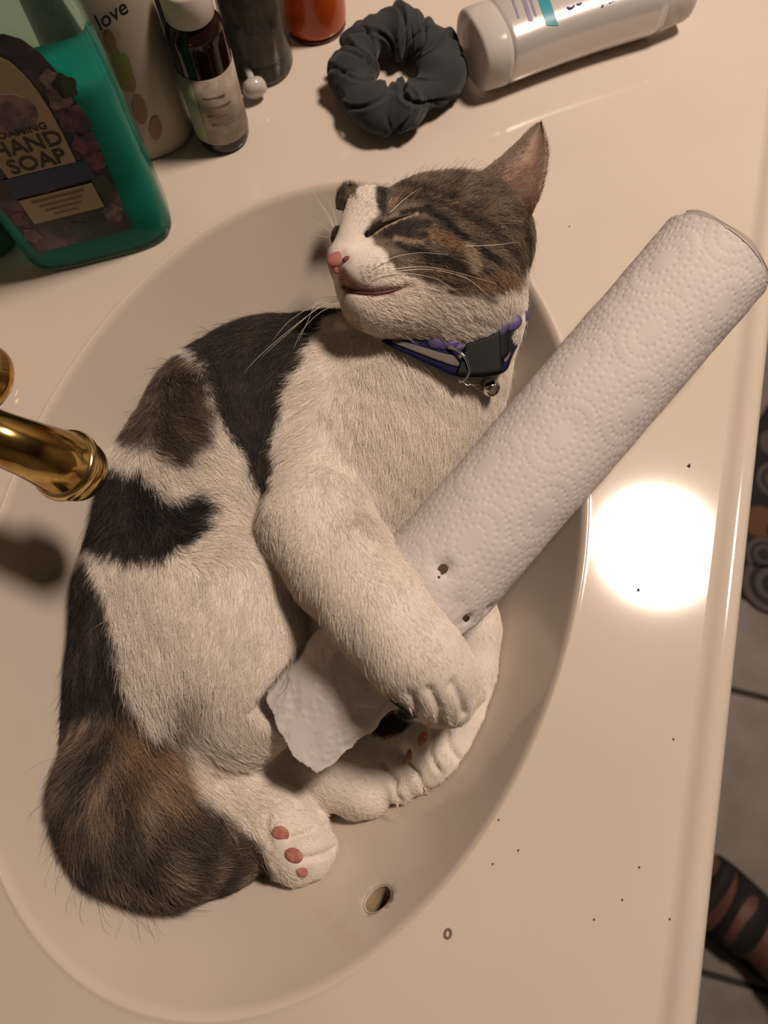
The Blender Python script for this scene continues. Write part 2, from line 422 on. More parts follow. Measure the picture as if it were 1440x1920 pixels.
CREASES = [([(768, 1296), (782, 1325), (790, 1352)], 7, .0022), ([(806, 1292), (822, 1325), (828, 1358)], 7, .0022), ([(848, 1282), (864, 1312), (872, 1340)], 7, .0020),
 ([(716, 1432), (738, 1462), (748, 1500), (742, 1530)], 8, .0030), ([(752, 1418), (780, 1448), (798, 1482)], 7, .0026), ([(812, 1378), (806, 1410), (820, 1442), (852, 1462)], 6, .0022), ([(838, 1370), (842, 1400), (862, 1425)], 5, .0016),
 ([(500, 1520), (495, 1550), (505, 1580)], 7, .0020), ([(545, 1572), (580, 1560), (612, 1548)], 7, .0022), ([(562, 1612), (595, 1606), (628, 1592)], 7, .0022),
 ([(400, 1432), (450, 1448), (510, 1470), (560, 1512)], 6, .0022), ([(640, 536), (655, 545), (678, 549), (702, 551), (728, 548), (750, 541), (768, 532)], 5, .0020), ([(690, 437), (706, 428), (740, 411), (778, 397)], 4, .0012), ([(645, 512), (640, 524), (648, 538)], 4, .0012),
 ([(650, 600), (700, 630), (745, 645)], 10, .002), ([(735, 352), (716, 392)], 8, .001)]
def crease_d(p, q):
    L_ = []
    for x, y in q:
        r_ = W @ un(x, y); r_ /= np.linalg.norm(r_); hit = bvh.ray_cast(Vector(CAM), Vector(r_), 2)
        L_.append(np.array(hit[0]) if hit[0] is not None else P(x, y, -.05))
    d_ = np.full(len(p), 9.0)
    for a, b in zip(L_[:-1], L_[1:]):
        e_ = b-a; w_ = p-a; t = np.clip((w_@e_)/max(e_@e_, 1e-12), 0, 1); d_ = np.minimum(d_, np.linalg.norm(w_-t[:, None]*e_, axis=1))
    return d_
disp = np.zeros(len(KV))
for q, w_, dp_ in CREASES: disp = np.maximum(disp, dp_*np.exp(-(crease_d(KV, q)/(w_*.36/FPX))**2))
KV = KV-KN*disp[:, None]; KN = vnormals(KV, KF)
bvh = BVHTree.FromPolygons([tuple(v) for v in KV], [tuple(map(int, f)) for f in KF])
def on_cat(px, py, off=0.0, fz=-.04):
    r_ = W @ un(px, py); r_ /= np.linalg.norm(r_)
    hit = bvh.ray_cast(Vector(CAM), Vector(r_), 2)
    if hit[0] is None: return P(px, py, fz)
    return np.array(hit[0])-r_*off
print('kitten verts', len(KV))

# ------------------------------------------------------------------ coat: patches laid out on the body, in plan (x, y)
def poly(pts): return np.array([on_cat(*p)[:2] for p in pts])
def sdist(p, poly_):
    """signed distance in metres, negative inside"""
    out = np.empty(len(p))
    a = poly_; b = np.roll(poly_, -1, 0)
    for s0 in range(0, len(p), 40000):
        q = p[s0:s0+40000]; dmin = np.full(len(q), 9.0); ins = np.zeros(len(q), bool)
        for i in range(len(a)):
            e_ = b[i]-a[i]; w_ = q-a[i]; t = np.clip((w_@e_)/max(e_@e_, 1e-12), 0, 1)
            dmin = np.minimum(dmin, np.hypot(*(w_-t[:, None]*e_).T))
            c_ = ((a[i, 1] <= q[:, 1]) & (b[i, 1] > q[:, 1])) | ((b[i, 1] <= q[:, 1]) & (a[i, 1] > q[:, 1]))
            if abs(e_[1]) > 1e-12: ins ^= c_ & (q[:, 0] < a[i, 0]+(q[:, 1]-a[i, 1])/e_[1]*e_[0])
        out[s0:s0+40000] = np.where(ins, -dmin, dmin)
    return out
def ldist(p, line):
    d_ = np.full(len(p), 9.0)
    for a, b in zip(line[:-1], line[1:]):
        e_ = b-a; w_ = p-a; t = np.clip((w_@e_)/max(e_@e_, 1e-12), 0, 1); d_ = np.minimum(d_, np.hypot(*(w_-t[:, None]*e_).T))
    return d_
_ph = rng.uniform(0, 6.28, (24,)); _dr = rng.uniform(0, 3.14159, (24,)); _fr = rng.uniform(.6, 1.6, (24,))
def nz(p, wl, k0=0, n=8):       # smooth noise about -1..1, wavelength wl metres
    s_ = 0
    for i in range(n):
        j = (k0*5+i) % 24; s_ = s_+np.sin((p[:, 0]*math.cos(_dr[j])+p[:, 1]*math.sin(_dr[j])+p[:, 2]*.7)*6.283*_fr[j]/wl+_ph[j]*(1+k0))
    return s_/n*1.6
WHITE = np.array([.86, .79, .71]); BLACK = np.array([.022, .017, .014]); DBR = np.array([.075, .055, .042])
BRN = np.array([.195, .148, .108]); GING = np.array([.33, .205, .115]); GREY = np.array([.26, .20, .155]); CREAM = np.array([.56, .42, .30])
P_SHOULDER = poly([(625, 560), (560, 555), (480, 560), (390, 590), (352, 630), (372, 660), (392, 700), (396, 750), (418, 800), (448, 850), (478, 898), (492, 922), (506, 925), (512, 880), (513, 830), (522, 780), (538, 735), (562, 690), (580, 650), (598, 622), (632, 582)])
P_FLANK = poly([(330, 655), (290, 650), (240, 720), (215, 800), (240, 822), (280, 838), (318, 868), (345, 868), (372, 835), (388, 800), (396, 765), (385, 700), (372, 660)])
P_SPOT = poly([(225, 868), (190, 870), (150, 960), (150, 1010), (200, 1038), (250, 1046), (288, 1048), (325, 1034), (360, 1014), (384, 985), (390, 955), (372, 932), (340, 940), (312, 935), (285, 905), (258, 880)])
P_RUMP = poly([(172, 1035), (100, 1040), (40, 1400), (60, 1700), (300, 1800), (500, 1700), (505, 1650), (488, 1600), (455, 1565), (412, 1530), (372, 1490), (335, 1470), (340, 1440), (352, 1412), (330, 1390), (295, 1368), (262, 1340), (240, 1310), (226, 1250), (210, 1180), (192, 1110)])
P_GING = poly([(215, 1350), (290, 1372), (335, 1395), (350, 1440), (340, 1500), (285, 1510), (250, 1450), (225, 1420)])
P_GAP = poly([(690, 1372), (706, 1346), (735, 1330), (772, 1336), (778, 1352), (752, 1376), (715, 1384)])
P_HEAD = poly([(600, 300), (1080, 200), (1080, 560), (1000, 555), (960, 545), (930, 560), (880, 562), (830, 545), (780, 520), (745, 505), (720, 470), (700, 455), (690, 440), (704, 405), (712, 375), (720, 348), (690, 345), (660, 372), (640, 400), (632, 430), (618, 462), (590, 470)])
P_FARB = poly([(600, 340), (660, 340), (668, 372), (645, 395), (636, 430), (620, 462), (600, 462)])
P_JAW = poly([(720, 545), (790, 535), (880, 560), (1000, 545), (1010, 600), (900, 640), (760, 650), (660, 620), (640, 570)])
def PL(*pts): return np.array([on_cat(*p)[:2] for p in pts])
px1 = 0.37/FPX
STR = [(PL((688, 440), (706, 424), (740, 408), (775, 396), (800, 392)), 6, BLACK), (PL((800, 392), (830, 408), (865, 440), (900, 470), (935, 495)), 8, BLACK*1.3),
       (PL((735, 425), (770, 420), (800, 418)), 9, BLACK*1.6), (PL((725, 436), (760, 440), (795, 440)), 7, BLACK*1.8), (PL((745, 458), (775, 470), (800, 476)), 7, BLACK*1.3),
       (PL((800, 478), (840, 490), (875, 508), (920, 520)), 9, BLACK*1.6), (PL((722, 352), (714, 375), (718, 392)), 10, BLACK*1.3), (PL((745, 352), (800, 358), (850, 372)), 7, DBR*.9),
       (PL((760, 370), (810, 375), (860, 392)), 5, DBR), (PL((985, 430), (990, 480)), 12, DBR*.8), (PL((930, 440), (975, 500)), 10, DBR), (PL((870, 400), (930, 430)), 8, DBR)]
STL = [(PL((704, 436), (735, 419), (768, 404), (782, 400)), 2.6, CREAM), (PL((722, 412), (745, 402)), 5, BRN*1.3), (PL((815, 440), (860, 462)), 11, GING*.9), (PL((880, 465), (893, 500)), 13, CREAM*.8),
       (PL((742, 447), (790, 455)), 4, CREAM*.6), (PL((730, 385), (745, 372)), 4, GING), (PL((905, 535), (960, 530)), 14, GING*.7)]
def mixc(c, t, m): return c+(t-c)*m[:, None]
def ss(x, a, b):
    t = np.clip((x-a)/(b-a), 0, 1); return t*t*(3-2*t)
def coat(p):
    xy = p[:, :2]; n = len(p); c = np.tile(WHITE, (n, 1)).astype(float)
    j = .0016*nz(p, .006)+.0022*nz(p, .016, 1)
    c *= (1-.10*np.clip(nz(p, .03, 2), 0, 1))[:, None]
    soft = lambda pl, w_=.0012, k=1: ss(-(sdist(xy, pl)+j*k), -w_, w_)
    body = np.ones(n)
    m = soft(P_SHOULDER); c = mixc(c, BLACK*1.5, m)
    c = mixc(c, DBR, m*.7*np.clip(nz(p, .02, 3), 0, 1))
    m = soft(P_FLANK, .0025); c = mixc(c, DBR*1.2, m); c = mixc(c, GREY, m*.5*np.clip(nz(p, .018, 2)+.1, 0, 1))
    c = mixc(c, BLACK*1.3, soft(P_SPOT, .0015))
    m = soft(P_RUMP, .002); t = DBR*1.1+(GREY*1.05-DBR)*np.clip(nz(p*[2.2, .5, 1], .022, 1)*1.5+.15, 0, 1)[:, None]
    t = t+(BLACK*1.6-t)*(np.clip(nz(p*[2.0, .5, 1], .026, 3)*1.5+.1, 0, 1)*.9)[:, None]
    t = t+(BLACK-t)*ss(-sdist(xy, poly([(172, 1035), (60, 1030), (90, 1330), (150, 1340), (235, 1330), (226, 1250), (210, 1180), (192, 1110)])), -.001, .003)[:, None]*.8
    c = c+(t-c)*m[:, None]; c = mixc(c, GING*1.15, soft(P_GING, .008)*(.55+.4*np.clip(nz(p, .01, 2), -1, 1)))
    c = mixc(c, BLACK*1.2, ss(-sdist(xy, P_GAP), -.001, .001))
    # pale grey-brown tuft in the groin and a little shade of buff on belly skin
    for q, r_, col, a_ in (((355, 1318), 52, np.array([.36, .27, .195]), .75), ((325, 1360), 24, np.array([.06,.045,.035]), .9), ((470, 985), 26, CREAM, .35), ((520, 1330), 22, CREAM, .3), ((640, 985), 30, CREAM, .15), ((800, 900), 60, CREAM, .12)):  # second spot paints the shadow in the groin crease
        c0 = on_cat(*q)[:2]; d_ = np.hypot(*(xy-c0).T); c = mixc(c, col, a_*ss(-d_, -r_*px1*1.0, 0)**.7)
    hd = soft(P_HEAD, .0012, .6)
    t = BRN+(DBR-BRN)*np.clip(.35+nz(p*[.7, 1.5, 1], .012, 2), 0, 1)[:, None]*.8
    c = c+(t-c)*hd[:, None]
    m = soft(P_JAW, .004)*(1-hd)*(.04+.18*np.clip(nz(p*[1, 1.6, 1], .02, 2), 0, 1)); c = mixc(c, CREAM, m)
    for L, w_, col in STR+STL:
        d_ = ldist(xy, L)+j*.2; c = mixc(c, col, ss(-d_, -w_*px1*1.3, -w_*px1*.65)*.95)
    m = ss(-sdist(xy, P_FARB), -.001, .001); c = mixc(c, DBR*1.2, m)
    # pinkish skin round nose and lips, painted chin shade, dots of the whisker pad
    for L, w_, col, a_ in ((PL((640, 515), (645, 535), (665, 545)), 7, np.array([.40, .17, .13]), .8), (PL((650, 548), (700, 552), (735, 548)), 7, np.array([.22, .09, .07]), .85), (PL((735, 548), (775, 533)), 5, np.array([.30, .18, .12]), .7),
                           (PL((615, 475), (620, 510)), 7, np.array([.55, .25, .2]), .6), (PL((645, 470), (655, 490)), 5, np.array([.6, .33, .28]), .5), (PL((640, 575), (665, 598)), 10, CREAM*.6, .5)):  # last stroke paints brown shading beside the chin
        d_ = ldist(xy, L); c = mixc(c, col, a_*ss(-d_, -w_*px1*1.5, -w_*px1*.4)*(p[:, 2] > .018))
    for row in range(3):
        for q in range(5):
            c0 = on_cat(676+q*13+row*2, 502+row*10-q*2)[:2]; d_ = np.hypot(*(xy-c0).T); c = mixc(c, np.array([.25, .18, .15]), .75*ss(-d_, -.0010, -.0003))
    return np.clip(c, .004, .9)

kit = empty('kitten', P(430, 1050, -.12)); tag(kit, 'brown tabby and white kitten asleep on its side in the sink hugging the roll', 'kitten')
m_skin = mat('kitten_undercoat', (.6, .5, .4), .9); vcol(m_skin)
body = mesh('body', KV, KF, m_skin, kit)
def set_vcol(o, c, name='coat', dom='POINT'):
    a = o.data.attributes.new(name, 'FLOAT_COLOR', dom); a.data.foreach_set('color', np.c_[c, np.ones(len(c))].astype(np.float32).ravel())
VC = coat(KV); set_vcol(body, VC*.85)

# ------------------------------------------------------------------ hair
m_fur = mat('fur', (.6, .5, .4), .55); vcol(m_fur, 'haircol'); bsdf(m_fur).inputs['Specular IOR Level'].default_value = .25
def strokes(L):
    p, d_, ln, lf = [], [], [], []
    for x, y, dx, dy, l, f in L:
        a = on_cat(x, y); n_ = math.hypot(dx, dy); dd_ = (camax[0]*dx-camax[1]*dy)/n_
        p.append(a); d_.append(dd_); ln.append(l*1e-3); lf.append(f)
    return np.array(p), np.array(d_), np.array(ln), np.array(lf)
def grow(name, V, F, N, count, ST, colfn, maskfn=None, rad=5.6e-5, seg=5, parent=None, spread=.22):
    T = np.concatenate([F[:, :3], F[:, [0, 2, 3]]]) if F.shape[1] == 4 else F
    ar = np.linalg.norm(np.cross(V[T[:, 1]]-V[T[:, 0]], V[T[:, 2]]-V[T[:, 0]]), axis=1)
    ok = (N[T].mean(1)[:, 2] > -.45) if maskfn else np.ones(len(T), bool)
    ar = ar*ok; pr_ = ar/ar.sum()
    ti = rng.choice(len(T), count, p=pr_); u = rng.random(count); v = rng.random(count); f_ = u+v > 1; u[f_] = 1-u[f_]; v[f_] = 1-v[f_]
    wq = np.stack([1-u-v, u, v], 1); R = (V[T[ti]]*wq[:, :, None]).sum(1); n = (N[T[ti]]*wq[:, :, None]).sum(1); n /= np.linalg.norm(n, axis=1)[:, None]
    if maskfn: k_ = maskfn(R, n); R, n = R[k_], n[k_]
    cnt = len(R); sp, sd_, sl_, sf = ST
    wsum = np.zeros(cnt); Dd = np.zeros((cnt, 3)); Ln = np.zeros(cnt); Lf = np.zeros(cnt)
    for i in range(len(sp)):
        w_ = 1/(((R-sp[i])**2).sum(1)+1.5e-5)**2; wsum += w_; Dd += w_[:, None]*sd_[i]; Ln += w_*sl_[i]; Lf += w_*sf[i]
    Dd /= wsum[:, None]; Ln /= wsum; Lf /= wsum
    Dd += (camax[0]*nz(R, .010, 1)[:, None]+camax[1]*nz(R, .010, 3)[:, None])*.28*np.clip(Ln/.008, .3, 1.5)[:, None]
    Dd += rng.normal(0, spread, (cnt, 3))
    Dd -= n*(Dd*n).sum(1)[:, None]; Dd /= np.linalg.norm(Dd, axis=1)[:, None]+1e-9
    hd_ = ss(-np.hypot(*(R[:, :2]-on_cat(820, 440)[:2]).T), -.052, -.040)*(R[:, 2] > -.015); tl_ = ss(-np.hypot(*(R[:, :2]-on_cat(240, 1520)[:2]).T), -.055, -.03)
    Ln = Ln*(.86+.24*hd_+.25*tl_); Lf = Lf*(.8+.5*hd_+.45*tl_); stray = rng.random(cnt) < .012; Ln[stray] *= 1.5; Lf[stray] *= 1.6
    Ln = Ln*rng.uniform(.55, 1.15, cnt); Lf = Lf*rng.uniform(.5, 1.5, cnt)
    t = np.linspace(0, 1, seg)
    pts = R[:, None, :]-n[:, None, :]*.0003+Ln[:, None, None]*(Dd[:, None, :]*(t[:, None]*(1-.12*t[:, None]**2))+n[:, None, :]*(Lf[:, None, None]*(t[:, None]*1.5-t[:, None]**2*.85)))
    gz0 = bowl_z(pts[..., 0], pts[..., 1])+.0004; pts[..., 2] = np.maximum(pts[..., 2], gz0)
    col = colfn(R+Dd*(Ln*.5*hd_)[:, None]); wt_ = ss(col.mean(1), .3, .7); col = col*(1+(rng.uniform(.70, 1.28, cnt)-1)*(1-.72*wt_))[:, None]
    lum = col.mean(1); br = rng.random(cnt) < .16; col[br & (lum < .25)] = col[br & (lum < .25)]*1.8+.03
    cv = bpy.data.hair_curves.new(name); cv.add_curves([seg]*cnt)
    cv.attributes['position'].data.foreach_set('vector', pts.astype(np.float32).ravel())
    ra = cv.attributes.get('radius') or cv.attributes.new('radius', 'FLOAT', 'POINT')
    rr_ = np.tile(rad*np.array([1, 1, .9, .65, .2])[:seg], cnt)*np.repeat(rng.uniform(.7, 1.3, cnt), seg)
    ra.data.foreach_set('value', rr_.astype(np.float32))
    ca = cv.attributes.new('haircol', 'FLOAT_COLOR', 'CURVE'); ca.data.foreach_set('color', np.c_[np.clip(col, .003, .95), np.ones(cnt)].astype(np.float32).ravel())
    cv.materials.append(m_fur); o = bpy.data.objects.new(name, cv); C.objects.link(o); o['kind'] = 'stuff'
    o.parent = parent; o.matrix_parent_inverse = parent.matrix_world.inverted(); return o
ST = strokes([
 # head: x, y, dx, dy, length mm, lift
 (640, 470, .3, -1, 1.2, .25), (660, 430, .6, -1, 2.0, .25), (690, 390, .7, -.8, 2.5, .25), (740, 360, .9, -.5, 3.5, .4), (800, 350, .9, -.6, 5, .6), (860, 340, .9, -.6, 5, .6),
 (720, 420, 1, -.5, 2.2, .15), (770, 410, 1, -.4, 2.5, .15), (840, 410, 1, -.2, 4, .25), (900, 380, .9, -.4, 5, .3), (700, 470, 1, -.2, 2, .15), (660, 505, .8, .1, 1.3, .2), (700, 515, 1, .1, 2, .2), (740, 500, 1, .1, 3, .2),
 (800, 480, 1, .2, 4, .2), (860, 480, 1, .3, 5, .2), (930, 450, 1, .2, 6, .25), (980, 480, .7, .7, 6, .35), (960, 540, .3, 1, 8, .3), (900, 560, .7, .8, 8, .3), (820, 560, 1, .5, 7, .25), (760, 570, 1, .4, 6, .25), (690, 575, 1, .3, 3, .2), (660, 560, .9, .3, 2, .2),
 (700, 610, 1, .4, 5, .3), (780, 620, 1, .5, 5, .3), (840, 622, .9, .6, 5, .3), (890, 610, .9, .6, 5, .3), (955, 585, .6, .8, 5, .3),
 # chest
 (650, 660, .1, 1, 10, .25), (740, 700, .2, 1, 11, .25), (840, 740, .3, 1, 11, .25), (920, 760, .2, 1, 10, .25), (700, 800, .1, 1, 12, .3), (800, 850, -.1, 1, 13, .3), (760, 930, -.2, 1, 13, .35), (700, 980, -.3, 1, 12, .35),
 (600, 660, -.6, .8, 10, .35), (570, 740, -.8, .6, 10, .35), (550, 830, -.8, .6, 9, .3), (620, 780, -.2, 1, 11, .25), (600, 880, -.3, 1, 9, .25),
 # shoulder, flank and spine
 (560, 600, -.4, .9, 9, .25), (480, 610, -.5, .8, 10, .3), (400, 640, -.7, .6, 12, .4), (460, 720, -.2, 1, 11, .2), (500, 780, .0, 1, 10, .2), (440, 800, .3, .9, 9, .2), (480, 880, .3, .9, 9, .3),
 (310, 680, -.6, .6, 12, .45), (330, 730, .7, .5, 14, .3), (270, 780, .2, .9, 13, .4), (340, 810, .9, .45, 14, .3), (300, 840, .8, .6, 13, .3), (240, 850, .1, 1, 12, .4), (420, 850, .8, .6, 10, .25),
 (220, 930, -.1, 1, 12, .35), (290, 930, .7, .7, 12, .3), (360, 960, .9, -.2, 12, .3), (290, 1010, .3, .9, 11, .3), (180, 1010, -.3, 1, 11, .4), (440, 960, .8, .5, 10, .3), (450, 1020, .8, .3, 10, .3), (380, 1020, .8, -.1, 10, .3),
 # thigh
 (250, 1080, .3, .9, 11, .25), (330, 1100, -.1, 1, 10, .2), (430, 1100, -.3, 1, 10, .2), (510, 1130, -.3, 1, 9, .25), (400, 1200, -.3, 1, 10, .2), (300, 1200, .2, 1, 12, .25), (240, 1240, .5, .9, 13, .4), (480, 1250, -.5, .9, 9, .25), (330, 1290, .3, 1, 14, .45), (380, 1310, -.2, 1, 13, .45), (280, 1320, .4, .9, 14, .4),
 (440, 1360, .3, .9, 8, .25), (400, 1400, .7, .7, 8, .25),
 # rump and tail
 (160, 1100, -.2, 1, 10, 0.27), (145, 1200, -.2, 1, 10, 0.27), (140, 1320, -.3, 1, 12, 0.30), (190, 1300, .2, 1, 12, 0.24), (230, 1380, .3, .9, 14, 0.24), (300, 1420, .5, .8, 12, 0.24), (140, 1440, -.35, .9, 15, 0.30), (220, 1480, .2, 1, 15, 0.24), (120, 1540, -.3, 1, 15, 0.30), (300, 1500, .6, .7, 14, 0.24),
 (180, 1600, .1, 1, 15, 0.30), (240, 1580, .5, .8, 15, 0.24), (320, 1560, .8, .5, 14, 0.21), (260, 1660, .3, .9, 14, 0.30), (340, 1630, .9, .4, 14, 0.21), (400, 1580, 1, .3, 12, 0.18), (430, 1640, .9, .4, 10, 0.21), (480, 1610, 1, .2, 10, .35),
 # arm
 (560, 950, -.1, 1, 7, .25), (620, 950, .1, 1, 7, .2), (580, 1040, -.1, 1, 7, .25), (650, 1010, .2, 1, 6, .2), (640, 1100, .1, 1, 6, .2), (690, 1080, .4, .9, 6, .2), (620, 1170, -.1, 1, 7, .3), (700, 1180, .1, 1, 7, .2), (760, 1160, .5, .8, 5, .2), (740, 1260, .2, 1, 6, .2), (800, 1220, .5, .9, 5, .2), (860, 1250, .6, .8, 4, .2), (800, 1310, .3, 1, 4, .2), (850, 1310, .4, 1, 3.5, .2),
 (900, 1200, 0, 1, 4, .2), (905, 1300, -.2, 1, 4, .2), (840, 1400, -.5, .8, 4, .2), (790, 1420, -.4, .9, 3, .2), (830, 1460, -.3, 1, 3, .25), (880, 1400, -.3, 1, 3, .2),
 # hind paws
 (560, 1420, 1, .5, 6, .2), (640, 1450, 1, .5, 5, .2), (700, 1480, .9, .6, 4, .25), (760, 1450, .9, .6, 3.5, .25), (600, 1500, .9, .4, 5, .25),
 (420, 1470, .8, .6, 7, .25), (480, 1520, .8, .6, 6, .25), (550, 1540, .8, .6, 4, .2), (600, 1570, .8, .6, 3, .25), (600, 1620, .7, .6, 3, .25), (540, 1590, .6, .7, 3, .2), (520, 1640, .8, .6, 5, .3)])
PADS = [((526, 1563), (17, 14), kit), ((551, 1604), (18, 14), kit), ((566, 1634), (13, 9), kit), ((793, 1386), (9, 15), kit), ((769, 1414), (7, 18), kit)]
BARE = [(on_cat(*q)[:2], max(r_)*px1*.95) for q, r_, _ in PADS]
NOSE_L = PL((628, 480), (626, 500)); MOUTH_L = PL((655, 548), (700, 551), (732, 547))
def bare(R, n):
    k_ = np.ones(len(R), bool)
    for c0, r_ in BARE: k_ &= np.hypot(*(R[:, :2]-c0).T) > r_
    k_ &= ldist(R[:, :2], NOSE_L) > 15*px1; k_ &= ldist(R[:, :2], MOUTH_L) > 3.0*px1
    k_ &= sdist(R[:, :2], BANDP) > -.0012
    return k_
BANDP = np.array([on_cat(x, y)[:2] for x, y in [(716, 642), (742, 654), (775, 670), (820, 690), (850, 704), (890, 707), (945, 698), (962, 665), (985, 620), (1002, 548), (984, 588), (962, 610), (940, 625), (905, 642), (870, 652), (840, 652), (800, 646), (764, 640)]])
HC = 330000
fur = grow('fur', KV, KF, KN, HC, ST, coat, bare, parent=kit)
# denser short hair on the face and the paws
hx = on_cat(800, 480)
def faceonly(R, n): return bare(R, n) & (np.hypot(*(R[:, :2]-hx[:2]).T) < .055) & (R[:, 2] > -.02)
fur2 = grow('face_fur', KV, KF, KN, HC, ST, coat, faceonly, rad=6e-5, parent=kit, spread=.16)

# pads, nose, mouth
m_pad = mat('pad_pink', (.50, .20, .15), .7); noise_col(m_pad, (.36, .13, .095), (.50, .21, .155), 300)
m_nose = mat('nose_pink', (.38, .145, .115), .7); m_nost = mat('nostril', (.16, .04, .03), .6); m_lip = mat('shaded_lip', (.085, .026, .022), .55)
def blob(name, px, py, rx, ry, rz, m, deg=0, off=0.0, n=24, par=kit, at=None):
    c0 = on_cat(px, py, off) if at is None else at; mm = depth(c0)/FPX; ax = rotax(deg)
    V = []; 
    for i in range(n//2+1):
        a = math.pi*i/(n//2)
        for k in range(n):
            b = 2*math.pi*k/n; V.append(c0+ax[0]*math.sin(a)*math.cos(b)*rx*mm+ax[1]*math.sin(a)*math.sin(b)*ry*mm+ax[2]*math.cos(a)*rz*mm)
    return mesh(name, V, fromgrid((n//2+1, n), closev=True), m, par)
for q, (rx, ry), _ in PADS: blob('toe_pad', *q, rx, ry, 5.5, m_pad, deg=-25)
no = blob('nose', 632, 486, 20, 14, 8, m_nose, deg=22, off=-.0004)
blob('nostril', 649, 486, 9, 5, 5, m_nost, 25, .0001, par=no); blob('philtrum', 631, 498, 10, 16, 7, m_nose, 8, -.0008, par=no)
mp = smooth_path([on_cat(x, y, .0000) for x, y in ((640, 538), (655, 546), (675, 549), (700, 551), (725, 548), (748, 541), (766, 533))], 6)
mr = [px1*5.5*max(math.sin(math.pi*min(1, max(0, (i+1)/(len(mp)+1))))**.7, .12) for i in range(len(mp))]
mesh('mouth', *tube(mp, mr, 8), m_lip, kit)  # colour darkened for the slit and the shadow it lies in
m_lid = mat('eyelid_rim', (.018, .012, .010), .4)
ep = smooth_path([on_cat(x, y, .0012) for x, y in ((690, 437), (704, 430), (724, 417), (750, 407), (778, 399))], 6)
mesh('eyelid', *tube(ep, [px1*q for q in np.interp(np.arange(len(ep)), [0, 3, 10, len(ep)-1], [6, 4, 2.8, 1])], 8), m_lid, kit)
# whiskers
m_whisk = mat('whisker', (.85, .78, .68), .35)
for pts in (((700, 502), (740, 482), (790, 474), (840, 478)), ((712, 508), (790, 500), (860, 512), (930, 532)), ((716, 512), (800, 505), (870, 520), (905, 545), (922, 560)), ((700, 520), (760, 512), (820, 524), (850, 545)),
            ((870, 462), (930, 459), (970, 454)), ((722, 392), (735, 370), (745, 345)), ((730, 400), (760, 372), (790, 352))):
    q = [on_cat(x, y, .0015+.0022*min(i, 2)) for i, (x, y) in enumerate(pts)]; q = smooth_path(q, 6)
    mesh('whisker', *tube(q, list(np.linspace(1.5e-4, 4e-5, len(q))), 5), m_whisk, kit)
for pts in (((646, 560), (610, 570), (560, 605), (500, 655), (465, 690), (455, 705)), ((648, 562), (600, 575), (540, 625), (492, 668)), ((650, 560), (605, 565), (545, 600), (510, 640)), ((655, 575), (610, 580), (570, 615), (550, 655)), ((640, 556), (598, 562), (578, 600), (560, 640)),
            ((628, 430), (615, 400), (590, 375), (560, 362)), ((632, 425), (625, 395), (612, 370)), ((626, 440), (600, 420), (570, 405)), ((630, 435), (606, 390), (580, 350)), ((625, 448), (590, 440), (560, 437))):
    z0 = .034; q = smooth_path([P(x, y, z0-.004*i) for i, (x, y) in enumerate(pts)], 5)
    mesh('whisker', *tube(q, list(np.linspace(1.4e-4, 4e-5, len(q))), 5), m_whisk, kit)
# claws
m_claw = mat('claw', (.6, .45, .38), .3)
for a, b in (((744, 1508), (752, 1530)), ((795, 1476), (806, 1496)), ((768, 1328), (774, 1345)), ((812, 1340), (818, 1354))):
    p0 = on_cat(*a, .001); p1 = P(*b, p0[2]-.002); q = smooth_path([p0, (p0+p1)/2+np.array([0, 0, .0012]), p1], 4)
    mesh('claw', *tube(q, list(np.linspace(5e-4, 8e-5, len(q))), 6), m_claw, kit)
